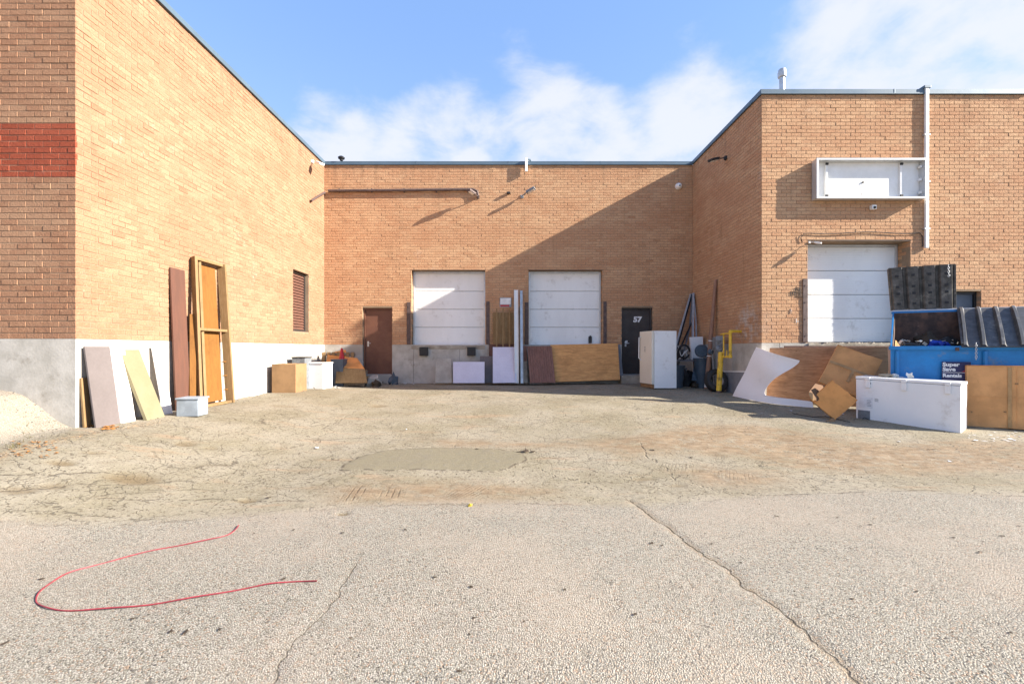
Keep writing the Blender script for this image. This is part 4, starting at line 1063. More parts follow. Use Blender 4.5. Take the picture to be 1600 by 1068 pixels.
c = wl.obj('white_laminate_sheet', 'laminate', smooth=True); tag(c, 'large curved white laminate sheet leaning on the right building corner', 'sheet')

sheet('plywood_sheet', 'large weathered plywood sheet leaning under the sill of the right dock door', 'plywood', [(5.90, 10.56, gzf(5.9, 10.5)), (8.16, 9.83, gzf(8.2, 9.85)), (8.20, 9.93, 1.545), (6.02, 10.62, 1.525)], .019, 'ply2')
sheet('plywood_sheet', 'second plywood sheet peeking out behind the weathered one under the right dock door', 'plywood', [(6.38, 10.58, gzf(6.4, 10.3)), (8.75, 10.3, gzf(8.7, 10.3)), (8.75, 10.48, 1.57), (6.38, 10.665, 1.575)], .019, 'brown_board')

from mathutils import noise as mnoise
def soften(o_, amp=.011, cuts=9, sc=2.6):
    """sagging, slightly crushed board"""
    if o_ is None: return
    me = o_.data; bm = bmesh.new(); bm.from_mesh(me)
    bmesh.ops.subdivide_edges(bm, edges=[e for e in bm.edges if e.calc_length() > .12], cuts=cuts, use_grid_fill=True)
    for v in bm.verts:
        v.co += mnoise.noise_vector(v.co*sc+Vector((3, 1, 7)))*amp+mnoise.noise_vector(v.co*sc*4)*amp*.3
    bm.to_mesh(me); bm.free(); me.polygons.foreach_set('use_smooth', [True]*len(me.polygons))
    try: me.set_sharp_from_angle(angle=math.radians(30))
    except Exception: pass
def carton(name, label, c, size, R, mat, seams=True, flaps=None, group=None, bev=.006, wob=.004):
    """closed corrugated carton: each wall its own panel, taped seam and flaps"""
    t_ = thing(name, label, 'cardboard box', c)
    c = Vector(c); sx_, sy_, sz_ = size
    def put(mb, nm, mt, b=.002): return mb.obj(nm, mt, t_, bevel=b)
    mb = MB(); mb.box(c, size, R); bodyo = put(mb, 'carton_body', mat, 0)
    soften(bodyo)
    if seams:
        mb = MB(); mb.box(c+R @ Vector((0, -sy_/2-.0012, 0)), (.004, .003, sz_*.99), R); mb.box(c+R @ Vector((0, -sy_/2-.0012, sz_*.02)), (sx_*.99, .003, .004), R); put(mb, 'crease', 'card3', 0)
    return t_
# large tilted carton
Rt = (Euler((math.radians(-6), math.radians(23.5), math.radians(-34))).to_matrix())
cc = Vector(onb(1336, 581, 9.45))
t1 = carton('cardboard_box', 'large tan cardboard box tilted on one corner in front of the plywood at right', (cc.x, cc.y+.17, cc.z), (.80, .34, .86), Rt, 'card', seams=False)
q0 = Vector((cc.x, cc.y+.17, cc.z))
MB().box(q0+Rt @ Vector((0, -.180, .05)), (.79, .002, .05), Rt).obj('tape', 'tape', t1)
MB().box(q0+Rt @ Vector((.05, -.1815, -.1)), (.05, .0016, .25), Rt).obj('tape', 'tape', t1)
MB().box(q0+Rt @ Vector((0, 0, .434)), (.81, .35, .004), Rt).obj('top_flap', 'card', t1, bevel=.001)
# diamond carton with open flaps
Rd = Euler((math.radians(-10), math.radians(43), math.radians(-32))).to_matrix()
dc = Vector(onb(1302.5, 624.5, 8.62)); q1 = dc+Vector((0, .10, 0))
t2 = thing('cardboard_box', 'small orange brown cardboard box balanced on its corner beside the chest freezer', 'cardboard box', q1)
n_ = 10; h_ = .265
def ragged(a, b, m, amp, seed):
    r = random.Random(seed); out = []
    for k in range(m): out.append(Vector(a).lerp(Vector(b), k/m)+Vector((r.uniform(-amp, amp), 0, r.uniform(-amp, amp))))
    return out
outl = ragged((-h_, 0, -h_), (h_, 0, -h_), 8, .005, 1)+ragged((h_, 0, -h_), (h_, 0, h_), 10, .008, 2)+ragged((h_, 0, h_), (-h_, 0, h_), 8, .012, 3)+ragged((-h_, 0, h_), (-h_, 0, -h_), 6, .003, 4)
MB().poly([dc+Rd @ p for p in outl], Rd @ Vector((0, -1, 0)), .007).obj('front_panel', 'card2', t2)
MB().box(dc+Rd @ Vector((-h_+.004, .055, 0)), (.006, .11, .52), Rd).obj('side_panel', 'card2', t2)
MB().box(dc+Rd @ Vector((0, .055, -h_+.004)), (.52, .11, .006), Rd).obj('side_panel', 'card3', t2)
fl = [Vector(onb(*a)) for a in ((1264, 612, 8.7), (1274, 599, 8.9), (1290, 603, 9.0), (1284, 621, 8.75), (1276, 627, 8.68), (1271, 622, 8.66))]
MB().poly(fl, (0, -1, .1), .006).obj('side_flap', 'card_in', t2)
fl = [Vector(onb(*a)) for a in ((1264, 612, 8.66), (1270, 614, 8.62), (1275, 624, 8.58), (1270, 626, 8.58), (1264, 617, 8.64))]
MB().poly(fl, (0, -1, 0), .006).obj('torn_flap', 'tape', t2)
fl = [Vector(onb(*a)) for a in ((1290, 657, 8.50), (1303, 652, 8.5), (1306, 660, 8.4), (1297, 660, 8.4))]
MB().poly(fl, (0, -.3, 1), .004).obj('bottom_flap', 'card3', t2)
# big carton at right
bdir = Vector((.891, -.454, 0)); Rb = Matrix((bdir, Vector((.454, .891, 0)), Vector((0, 0, 1)))).transposed()
bl = Vector((8.20, 8.20, 0)); bw, bh = 1.30, 1.09
bz = gzf(8.8, 8.3)-.01
bc = bl+bdir*bw/2+Vector((.454, .891, 0))*.12+Vector((0, 0, bz+bh/2))
t3 = thing('cardboard_box', 'big tan cardboard carton standing in front of the blue dumpster', 'cardboard box', (bc.x, bc.y, bz))
soften(MB().box(bc, (bw, .22, bh), Rb).obj('carton_body', 'card', t3), .007)
mb = MB(); ox = .555
mb.box(bc+Rb @ Vector((-bw/2+ox, -0.1185, 0)), (.006, .003, bh*.98), Rb); mb.box(bc+Rb @ Vector((-bw/2+ox+.09, -0.1185, 0)), (.003, .003, bh*.98), Rb)
mb.box(bc+Rb @ Vector((0, -0.1185, 0)), (bw*.98, .003, .005), Rb)
mb.obj('crease', 'card', t3)
MB().box(bc+Rb @ Vector((-bw/2+ox, -0.1195, .0)), (.05, .002, bh*.97), Rb).obj('tape', 'tape', t3)
MB().box(bc+Rb @ Vector((0, .0, bh/2+.006)), (bw*1.004, .235, .008), Rb).obj('top_flap', 'card2', t3, bevel=.002)
mb = MB(); r5 = random.Random(5)
for k in range(5): MB().box(bc+Rb @ Vector((-bw/2+r5.uniform(.05, 1.), -0.1188, r5.uniform(-.5, .5))), (r5.uniform(.01, .05), .002, r5.uniform(.01, .03)), Rb).obj('scuff', 'card3', t3)

# dumpster
DP = thing('dumpster', 'blue steel dumpster with one ribbed lid thrown open and the other shut', 'dumpster', g(9., 9.2))
bd = Vector((.891, -.454, 0)); FLb, BLb = Vector((7.32, 8.80, 0)), Vector((8.05, 9.62, 0)); LEN = 2.03
FRb, BRb = FLb+bd*LEN, BLb+bd*LEN
zf, zr, zb_ = 1.55, 2.27, gzf(9, 9)+.08
def dpt(s_, r_, z): # s along length 0..1, r depth 0..1
    return FLb.lerp(BLb, r_)+bd*LEN*s_+Vector((0, 0, z))
def ztop(r_): return zf+(zr-zf)*r_
th = .02
def wallhex(s0, s1, r0, r1, z0, zt0, zt1, mat, nm, bev=.003):
    p = [dpt(s0, r0, z0), dpt(s1, r0, z0), dpt(s1, r1, z0), dpt(s0, r1, z0), dpt(s0, r0, zt0), dpt(s1, r0, zt0), dpt(s1, r1, zt1), dpt(s0, r1, zt1)]
    return MB().hexa(p).obj(nm, mat, DP, bevel=bev)
wallhex(0, 1, 0, .02, zb_, zf, zf, ['dumpblue'], 'front_panel')
wallhex(.012, .988, .021, .03, zb_+.02, zf-.03, zf-.03, 'rust', 'front_lining')
wallhex(0, 1, .98, 1, zb_, zr, zr, 'dumpblue', 'rear_panel')
wallhex(.012, .988, .96, .979, zb_+.02, zr-.02, zr-.02, 'rust', 'rear_lining')
for s0, s1, l0, l1 in ((0, .01, .0105, .02), (.99, 1, .98, .9895)):
    wallhex(s0, s1, .02, .98, zb_, ztop(.02), ztop(.98), 'dumpblue', 'side_panel')
    wallhex(l0, l1, .035, .955, zb_+.02, ztop(.03)-.03, ztop(.96)-.03, 'rust', 'side_lining')
wallhex(.01, .99, .03, .97, zb_, zb_+.02, zb_+.02, 'rust', 'floor')
mb = MB()
mb.bar(dpt(-.012, -.015, zf-.03), dpt(1.012, -.015, zf-.03), .05, .07); mb.bar(dpt(.004, 0, zf-.005), dpt(.004, 1, zr-.005), .025, .03); mb.bar(dpt(1.01, 0, zf-.015), dpt(1.01, 1, zr-.01), .05, .05)
mb.bar(dpt(-.01, 1.0, zr-.01), dpt(1.01, 1.0, zr-.01), .05, .05)
mb.obj('rim', 'dumpblue', DP, bevel=.004)
MB().tube([dpt(0, 1.02, zr+.03), dpt(1, 1.02, zr+.03)], .018, 8).obj('hinge_rod', 'galv', DP)
for s_ in (.05, .66, .95): MB().bar(dpt(s_, -.03, zb_+.02), dpt(s_, -.03, zf-.09), .05, .04).obj('stiffener', 'dumpblue', DP, bevel=.004)
MB().bar(dpt(0, -.035, zb_+.55), dpt(.0, .9, zb_+.55), .14, .18).obj('side_beam', 'dumpblue', DP, bevel=.004)
MB().bar(dpt(-.045, .1, zb_+.55), dpt(-.045, .95, zb_+.55), .12, .18).obj('fork_pocket', 'dumpblue', DP, bevel=.006)
MB().box(dpt(.475, -.045, zf-.055), (.05, .03, .06), Rb).obj('latch', 'rust', DP, bevel=.004)
# shut lid: ribs running front to back
def lidsurf(s0, s1, fn, mat, nm, ribs=4, hgt=.055, k3=(.08, .26, .34), arch=False):
    nU = ribs*25
    def prof(u):
        q = (u*ribs) % 1.
        if u <= .0 or u >= 1.: return 0
        if q < k3[0]: return q/k3[0]
        if q < k3[1]: return 1
        if q < k3[2]: return 1-(q-k3[1])/(k3[2]-k3[1])
        return 0
    mb = MB(); mb.surf(lambda u, v: fn(s0+(s1-s0)*u, v, prof(u)*hgt*(max(.0, math.sin(math.pi*min(1, max(0, .04+.92*v))))**.5 if arch else 1)), nU, 14, .006)
    return mb.obj(nm, mat, DP, smooth=True)
slope = (dpt(0, 1, zr)-dpt(0, 0, zf)).normalized(); up_ = bd.cross(slope).normalized(); up_ = up_ if up_.z > 0 else -up_
lidsurf(.505, 1.0, lambda s_, v, h: dpt(s_, -.05+1.06*v, 0)+Vector((0, 0, zf+.02+(zr-zf)*(-.05+1.06*v)))+up_*(h+.015-.012*math.sin(v*3.1)), 'lid', 'shut_lid', 4, .10, arch=True)
MB().bar(dpt(.505, -.055, zf-.01), dpt(1., -.055, zf-.01), .05, .02).obj('lid_lip', 'lid', DP, bevel=.003)
MB().bar(dpt(.508, -.04, zf+.035), dpt(.508, 1.0, zr+.03), .03, .05).obj('lid_side_lip', 'lid', DP, bevel=.003)
# open lid, standing behind the hinge, underside towards the yard
hb0, hb1 = dpt(.0, 1.03, zr+.03), dpt(.495, 1.03, zr+.03)
def ol(s_, v, h):
    base = hb0.lerp(hb1, s_)
    return base+Vector((.0, .0, 0))+Vector((.454, .891, 0))*(.05+.12*v-h)+Vector((0, 0, .02+.90*v+.02*math.sin(s_*3.1)*v))-bd*.035*v*(1-2*s_)
olo = lidsurf(0, 1, lambda s_, v, h: ol(s_, v, h), 'lid_under', 'open_lid', 4, .06, (.10, .76, .86))
olo['label'] = 'open lid with its dirty ribbed underside facing out'
for k in range(4):
    for j, vv in enumerate((.14, .38, .54, .80)):
        p = ol((k+.43)/4, vv, .063)
        MB().box(p, (.055, .012, .05), Rb).obj('lid_socket', 'black', olo)
for s_ in (.0, 1.0): MB().bar(ol(s_, 0, 0), ol(s_, 1, 0), .035, .05).obj('lid_rim', 'lid_under', olo, bevel=.004)
MB().bar(ol(0, 1, 0), ol(1, 1, 0), .05, .04).obj('lid_rim', 'lid_under', olo, bevel=.004)
MB().bar(ol(0, 0.0, 0)+Vector((0, -.03, -.01)), ol(1, 0., 0)+Vector((0, -.03, -.01)), .03, .06).obj('hinge_cover', 'greywood', DP, bevel=.004)
def chain(parent, a, b, n, mat='galv', r=.014):
    a, b = Vector(a), Vector(b); mb = MB(); st = (b-a)/n
    for k in range(n):
        c_ = a+st*(k+.5); R = Euler((0, 0, math.radians(90*(k % 2)+30))).to_matrix(); pts = []
        for i in range(9):
            an = 2*math.pi*i/8; pts.append(c_+R @ Vector((r*math.cos(an), 0, st.length*.72*math.sin(an))))
        mb.tube(pts, .0042, 5, cap=False)
    return mb.obj('chain', mat, parent)
chain(DP, dpt(.60, -.075, zf+.06), dpt(.60, -.08, zf-.24), 9)
chain(DP, ol(.87, .98, .05)+Vector((0, -.03, 0)), ol(.87, .72, .05)+Vector((0, -.04, 0)), 6)
# sticker with lettering on the front
spo = dpt(.365, -.02, 0); sn = Vector((-.454, -.891, 0))
st0 = spo+sn*.028; stw = .40
Rs = Matrix((bdir, -sn, Vector((0, 0, 1)))).transposed()
stk = MB().box(st0+bdir*stw/2+Vector((0, 0, 1.055)), (stw, .003, .42), Rs).obj('sticker', 'navy', DP)
m0 = st0+sn*.003
for (tx, zz_, sz_) in (('Super', 1.185, .100), ('Save', 1.098, .100), ('Rentals', .985, .090)):
    textobj(tx, 'lettering', 'print_white', stk, frame_m(m0+bdir*.012+Vector((0, 0, zz_)), bdir, (0, 0, 1)), sz_*.95, .0008, .004, 1.05)
MB().box(m0+bdir*stw/2+Vector((0, 0, 1.068)), (stw*.94, .002, .008), Rs).obj('rule', 'print_white', stk)
MB().poly([m0+bdir*x_+Vector((0, 0, z_)) for x_, z_ in ((.27, 1.085), (.385, 1.085), (.39, 1.15), (.34, 1.13), (.30, 1.10))], sn, .001).obj('red_swoosh', 'print_red', stk)
# rubbish in the dumpster
crumple('rubbish_bag', 'crumpled bright blue plastic bag inside the open dumpster', 'bag', dpt(.34, .42, 1.50), (.20, .15, .15), 'bagblue', 8)
crumple('rubbish_bag', 'black rubbish bag at the left inside the open dumpster', 'bag', dpt(.15, .45, 1.42), (.30, .26, .20), 'black', 9)
crumple('rubbish_bag', 'black rubbish bag below the lid joint inside the open dumpster', 'bag', dpt(.42, .65, 1.42), (.30, .22, .24), 'black', 10)
mb = MB(); r6 = random.Random(6)
for k in range(26):
    p = dpt(r6.uniform(.05, .47), r6.uniform(.2, .8), 1.62+r6.uniform(-.04, .06)); mb.box(p, (r6.uniform(.02, .09), r6.uniform(.02, .06), .004), Euler((r6.uniform(-1, 1), r6.uniform(-1, 1), r6.uniform(0, 3))).to_matrix())
c = mb.obj('rubbish_scraps', 'paper', kind='stuff'); c['label'] = 'pale paper scraps on the rubbish in the dumpster'
crumple('rubbish_bag', 'dark brown rubbish bag at the back of the open dumpster', 'bag', dpt(.27, .75, 1.52), (.38, .2, .28), 'leafdark', 61)
mb = MB()
P_ = [dpt(.03, .12, 1.50), dpt(.10, .10, 1.46), dpt(.10, .5, 1.50), dpt(.03, .5, 1.68)]
mb.poly(P_, (0, -.6, .8), .006)
c = mb.obj('cardboard_scrap', 'card'); tag(c, 'torn tan cardboard scrap inside the left end of the dumpster', 'cardboard')

# ---------------- corner clutter by the right wall
BO = thing('bollard', 'scuffed yellow steel bollard in front of the old tyre', 'bollard', g(5.45, 12.0))
bx, by, bz0 = BO.location
MB().tube([(bx, by, bz0-.1), (bx, by, bz0+.06)], .064, 20).obj('rusted_base', 'guard', BO, smooth=True)
MB().lathe((bx, by, bz0), [(.066, .05), (.066, .95), (.067, 1.03), (.055, 1.06), (.03, 1.072), (.001, 1.075)], 24, Euler((0, math.radians(3.2), 0)).to_matrix()).obj('post', 'yellow', BO, smooth=True)
TY = thing('tyre', 'old black tyre leaning behind the yellow bollard', 'tyre', g(5.53, 12.25))
tyc = Vector((5.49, 12.24, gzf(5.49, 12.24)+.292)); Rty = Euler((math.radians(74), 0, math.radians(8))).to_matrix()
MB().lathe(tyc, [(.17, -.07), (.20, -.095), (.26, -.10), (.295, -.085), (.305, -.05), (.305, .05), (.295, .085), (.26, .10), (.20, .095), (.17, .07), (.165, .0), (.17, -.07)], 40, Rty).obj('rubber', 'black', TY, smooth=True)
MB().lathe(tyc, [(.172, .075), (.165, .05), (.15, .02), (.14, -.03), (.165, -.06)], 40, Rty).obj('rim', 'galv', TY, smooth=True)
mb = MB()
for k in range(44):
    an = 2*math.pi*k/44
    mb.box(tyc+Rty @ Vector((.306*math.cos(an), .306*math.sin(an), 0)), (.010, .022, .15), Rty @ Euler((0, 0, an)).to_matrix())
mb.obj('tread', 'black', TY)['kind'] = 'stuff'
PO = thing('wooden_pole', 'tall reddish brown wooden pole leaning on the side wall of the right building', 'pole', g(5.58, 13.05))
pa, pb = Vector(g(5.58, 13.05)), Vector((5.83, 13.02, 3.48))
MB().tube([pa.lerp(pb, q) for q in (0, .25, .5, .75, 1.)], [.068, .064, .058, .052, .046], 14).obj('shaft', 'polewood', PO, smooth=True)
for q, w_ in ((.03, .05), (.30, .012), (.44, .012)):
    c_ = pa.lerp(pb, q); MB().tube([c_-(pb-pa).normalized()*w_, c_+(pb-pa).normalized()*w_], .0705-.022*q, 14).obj('white_band', 'white_paint', PO)
# gas meter
GM = thing('gas_meter', 'grey gas meter with yellow pipes on the side wall of the right building', 'gas meter', (5.6, 12.1, .9))
def yp(pts, r, nm='pipe', n=12): return MB().tube(pts, r, n).obj(nm, 'yellow', GM, smooth=True)
yp([(XR+.02, 11.66, 1.95), (5.60, 11.58, 1.95), (5.56, 11.57, 1.93), (5.55, 11.57, 1.88), (5.55, 11.57, 1.36), (5.55, 11.58, 1.31)], .037)
yp([(5.55, 11.58, 1.31), (5.55, 11.75, 1.30), (5.55, 12.02, 1.29)], .026)
yp([(5.55, 11.93, 1.28), (5.55, 11.93, 1.86), (5.55, 11.95, 1.89)], .019)
yp([(5.55, 11.6, 1.90), (5.55, 11.93, 1.90), (5.55, 12.1, 1.89)], .017)
yp([(5.55, 11.76, 1.30), (5.55, 11.76, 1.47)], .013)
for p, s_ in (((5.55, 11.58, 1.31), .05), ((5.55, 11.93, 1.29), .035), ((5.55, 11.93, 1.89), .032), ((5.56, 11.57, 1.94), .05), ((5.55, 11.76, 1.30), .032)):
    MB().box(p, (s_*1.7, s_*1.7, s_*1.7)).obj('fitting', 'yellow', GM, bevel=s_*.5)
MB().box((5.60, 12.36, 1.67), (.24, .22, .32)).obj('meter_body', 'steelgrey', GM, bevel=.04)
MB().box((5.58, 12.24, 1.79), (.17, .04, .12)).obj('index_box', 'bluegrey_box', GM, bevel=.01)
MB().lathe((5.58, 12.26, 1.50), [(.001, .07), (.06, .065), (.09, .04), (.095, .0), (.06, -.03), (.001, -.04)], 20, Euler((math.radians(80), 0, 0)).to_matrix()).obj('regulator', 'steelgrey', GM, smooth=True)
MB().lathe((5.50, 12.6, 1.42), [(.001, .05), (.05, .045), (.08, .02), (.08, -.02), (.001, -.04)], 20, Euler((math.radians(80), 0, 0)).to_matrix()).obj('regulator', 'grey_bin', GM, smooth=True)
MB().tube([(5.62, 12.42, .35), (5.62, 12.42, 1.55)], .02, 8).obj('riser', 'steelgrey', GM)
MB().tube([(5.62, 12.62, .35), (5.55, 12.6, 1.38)], .025, 8).obj('riser', 'steelgrey', GM)
MB().tube([(5.50, 12.6, 1.42), (5.52, 12.5, 1.5), (5.55, 12.36, 1.52)], .02, 8).obj('link_pipe', 'steelgrey', GM)
# grey panel with white trim at the wall base
sheet('grey_mat', 'dark grey panel with a pale top edge leaning on the base of the right building', 'panel', [g(5.81, 12.7), g(5.78, 11.35), (5.835, 11.35, .92), (5.845, 12.7, .86)], .02, 'greypanel')
c = MB().bar((5.835, 12.7, .875), (5.825, 11.3, .94), .035, .03).obj('pale_trim', 'white_paint'); tag(c, 'pale batten lying along the top of the dark grey panel', 'batten')
# bins
def bin_body(t_, x, y, z, r0, r1, h, mat, n=28):
    prof = [(.001, .0), (r0, .0), (r0+.002, .02)]+[(r0+(r1-r0)*k/6, h*k/6) for k in range(1, 6)]+[(r1, h-.05), (r1+.02, h-.045), (r1+.024, h), (r1+.012, h+.004), (r1-.012, h-.01), (r1-.016, h-.08), (r0-.01, .03), (.001, .03)]
    return MB().lathe((x, y, z), prof, n).obj('body', mat, t_, smooth=True)
B1_ = thing('rubbish_bin', 'low blue grey plastic bin tucked behind the tall upright freezer', 'bin', g(4.80, 13.35))
bin_body(B1_, 4.80, 13.35, B1_.location.z, .20, .25, .64, 'grey_bin')
for a in (0, math.pi): MB().box((4.80+.285*math.cos(a), 13.35-.02, B1_.location.z+.55), (.06, .1, .04)).obj('handle', 'grey_bin', B1_, bevel=.01)
B2_ = thing('rubbish_bin', 'tall blue grey bin with a round lid behind the leaning wooden pole', 'bin', g(5.62, 13.35))
bin_body(B2_, 5.60, 13.38, B2_.location.z, .19, .24, .86, 'grey_bin')
MB().lathe((5.50, 13.2, B2_.location.z+1.08), [(.001, .028), (.03, .028), (.035, .018), (.13, .014), (.14, .024), (.17, .022), (.19, .0), (.19, -.02), (.001, -.01)], 28, Euler((math.radians(78), 0, math.radians(-8))).to_matrix()).obj('lid', 'grey_bin', B2_, smooth=True)
# table and clutter
TB = thing('work_table', 'dark low table heaped with scrap in the rear corner behind the tall freezer', 'table', g(5.35, 14.))
MB().hexa([(4.9, 13.62, 1.14), (5.76, 13.60, 1.12), (5.80, 14.4, 1.14), (4.9, 14.4, 1.16), (4.9, 13.62, 1.17), (5.76, 13.60, 1.15), (5.8, 14.4, 1.17), (4.9, 14.4, 1.19)]).obj('table_top', 'greypanel', TB, bevel=.003)
for x, y in ((4.96, 13.7), (5.72, 13.7), (4.96, 14.3), (5.72, 14.3)): MB().bar((x, y, gzf(x, y)), (x, y, 1.14), .035, .035).obj('leg', 'blackmetal', TB)
c = MB().hexa([(5.42, 13.72, 1.175), (5.77, 13.7, 1.175), (5.79, 13.84, 1.175), (5.44, 13.86, 1.175), (5.40, 13.80, 1.86), (5.78, 13.78, 1.88), (5.79, 13.9, 1.88), (5.41, 13.92, 1.86)]).obj('white_cabinet_door', 'enamel', bevel=.006)
tag(c, 'off white cabinet door standing on the dark corner table', 'panel')
c = MB().hexa([(5.40, 13.78, 1.80), (5.79, 13.76, 1.82), (5.80, 13.77, 1.82), (5.41, 13.79, 1.80), (5.40, 13.78, 1.83), (5.79, 13.76, 1.85), (5.80, 13.93, 1.9), (5.41, 13.94, 1.88)]).obj('x', 'enamel'); bpy.data.objects.remove(c)
crumple('scrap_heap', 'tangled black scrap on the left of the corner table', 'scrap', (5.12, 13.85, 1.19), (.17, .14, .26), 'black', 21)
SR = thing('scrap_rods', 'white crossed rods sticking out of the scrap on the corner table', 'rods', (5.15, 13.7, 1.18))
for a, b in (((4.98, 13.68, 1.60), (5.12, 13.68, 1.19)), ((5.02, 13.7, 1.19), (5.30, 13.72, 1.48)), ((5.05, 13.66, 1.2), (5.20, 13.7, 1.42)), ((5.3, 13.7, 1.2), (5.22, 13.72, 1.45))):
    MB().bar(a, b, .03, .015).obj('rod', 'white_paint', SR)
ring = [(5.30+.06*math.cos(k*.785), 13.66, 1.26+.075*math.sin(k*.785)) for k in range(9)]
MB().tube(ring, .012, 6).obj('hoop', 'galv', SR)
sheet('blue_grey_panel', 'small blue grey panel leaning under the corner table', 'panel', [onb(1081, 594, 13.3), onb(1091, 595, 13.3), onb(1093.5, 573, 13.5), onb(1084, 573, 13.5)], .02, 'grey_bin')
sheet('brown_box_panel', 'brown board under the edge of the corner table', 'board', [onb(1084, 575, 13.9), onb(1096, 575, 13.9), onb(1096, 563, 13.95), onb(1083, 563, 13.95)], .02, 'brown_board')
crumple('rubbish_bag', 'black bag added to darken the left half under the corner table', 'bag', g(5.15, 13.85), (.34, .26, .46), 'black', 51)  # both black bags here are added to darken the space below the table
crumple('rubbish_bag', 'black bag added to darken the right half under the corner table', 'bag', g(5.55, 14.0), (.30, .26, .42), 'black', 52)
crumple('scrap_heap', 'low dark scrap at the foot of the tall blue grey bin', 'scrap', g(5.35, 13.3), (.14, .12, .14), 'leafdark', 53)
hz_ = MB().tube([(5.15+.17*math.cos(a*.45), 13.62, 1.42+.20*math.sin(a*.45)) for a in range(14)], .028, 8).obj('black_hose', 'black', smooth=True)
tag(hz_, 'thick black hose coiled on the left of the corner table', 'hose')
# door tracks leaning into the corner
def track(label, pts, w=.045, tm='galv'):
    t_ = thing('door_track', label, 'metal track', pts[0], group='loose door tracks leaning in the rear corner')
    P = [Vector(p) for p in pts]; X_ = Vector((1, 0, 0))
    mbw, mbf = MB(), MB()
    def strip(off0, off1, nm):
        mb = MB(); 
        for p in P: mb.v += [tuple(p+off0), tuple(p+off1), tuple(p+off1+Vector((0, .004, 0))), tuple(p+off0+Vector((0, .004, 0)))]
        for i in range(len(P)-1):
            for k in range(4):
                k2 = (k+1) % 4; mb.f.append((4*i+k, 4*i+k2, 4*i+4+k2, 4*i+4+k)); mb.mi.append(0)
        mb.obj(nm, tm, t_)
    strip(Vector((-w/2, 0, 0)), Vector((w/2, 0, 0)), 'web')
    strip(Vector((-w/2, -.03, 0)), Vector((-w/2+.005, 0, 0)), 'flange'); strip(Vector((w/2-.005, -.03, 0)), Vector((w/2, 0, 0)), 'flange')
tip = Vector((5.78, 14.62, 3.28))
track('outermost door track sloping furthest left behind the freezer', [g(4.55, 13.9, .02), (5.1, 14.15, 1.65), tip+Vector((-.04, 0, 0))])
track('second door track from the left in the corner bundle', [g(4.68, 13.95, .02), (5.2, 14.2, 1.7), tip+Vector((-.01, -.03, -.02))], .05, 'blackmetal')
track('door track sagging in the middle of the corner bundle', [g(4.85, 14.0, .02), (5.38, 14.2, 1.5), (5.62, 14.4, 2.2), tip+Vector((.0, -.05, -.06))], .05, 'greypanel')
track('door track bowed towards the side wall above the table', [(5.66, 14.1, 1.22), (5.72, 14.12, 1.5), (5.80, 14.35, 2.3), tip+Vector((.03, -.04, .02))])
track('door track hanging nearly upright beside the bowed one', [(5.58, 14.0, 1.2), (5.60, 14.1, 1.8), (5.68, 14.3, 2.5), tip+Vector((.01, -.07, .0))], .06)
track('short black track crossing the bundle above the table', [(5.0, 13.9, 1.2), (5.40, 14.1, 1.95), (5.66, 14.3, 2.35)], .05, 'blackmetal')
track('thin door track sloping from the freezer top to the corner', [g(4.62, 13.8, .02), (5.3, 14.3, 2.0), tip+Vector((-.02, -.0, -.1))], .03)

# ---------------- things along the left wall
def lw(px, py, X): D = X*FPX/(px-PX0); return Vector((X, D, CAMZ-(py-PY0)*D/FPX))
def lean(name, label, cat, pxa, pxb, ptop, sl, mat, th=.025, group=None, xb=-5.68, xt=-6.04, flat=0.):
    """board leaning on the left wall between two pixel columns"""
    ya = xb*FPX/(pxa-PX0); yb = xb*FPX/(pxb-PX0); ya = max(ya, YL+.03); yb = max(yb, ya+.10)
    za, zb2 = gzf(xb, ya), gzf(xb, yb)
    zt = CAMZ-(ptop-PY0)*((ya+yb)/2)/FPX
    P = [Vector((xb, ya, za)), Vector((xb, yb, zb2)), Vector((xt, yb+sl, zt)), Vector((xt, ya+sl, zt))]
    n = Vector((1, 0, .25)); mb = MB(); q = [p-n.normalized()*th for p in P]
    mb.hexa([P[0], P[1], q[1], q[0], P[3], P[2], q[2], q[3]])
    o_ = mb.obj(name, mat, bevel=.003); tag(o_, label, cat, group); return o_
lean('grey_board', 'wide mauve grey board leaning at the front corner of the left wall', 'board', 146, 190, 541, .04, 'mauve', xb=-5.84)
lean('timber_plank', 'narrow ochre timber standing at the front corner of the left wall', 'plank', 126, 138, 590, .02, 'pine', .03, xb=-6.0, xt=-6.07)
lean('white_board', 'white panel between the mauve grey board and the yellow foam sheet', 'board', 190, 212, 540, .05, 'laminate', .02, xb=-5.82)
lean('foam_sheet', 'pale yellow foam sheet leaning on the left wall', 'foam', 230, 258, 546, -.08, 'foam', .05)
lean('white_board', 'plain white panel leaning between the yellow foam and the dark brown board', 'board', 256, 270, 541, .0, 'laminate', .02, xb=-5.84)
lean('dark_brown_board', 'tall dark brown board leaning beside the ochre crate', 'board', 276, 298, 420, .0, 'brown_board', .03, xb=-5.95, xt=-6.06)
BX = thing('storage_box', 'small blue grey box on the ground by the left wall', 'box', g(-5.45, 7.7))
MB().box((-5.42, 7.72, BX.location.z+.14), (.34, .30, .28), Euler((0, 0, .1)).to_matrix()).obj('body', 'bluegrey_box', BX, bevel=.01)
MB().box((-5.42, 7.72, BX.location.z+.295), (.37, .33, .03), Euler((0, 0, .1)).to_matrix()).obj('lid', 'bluegrey_box', BX, bevel=.008)
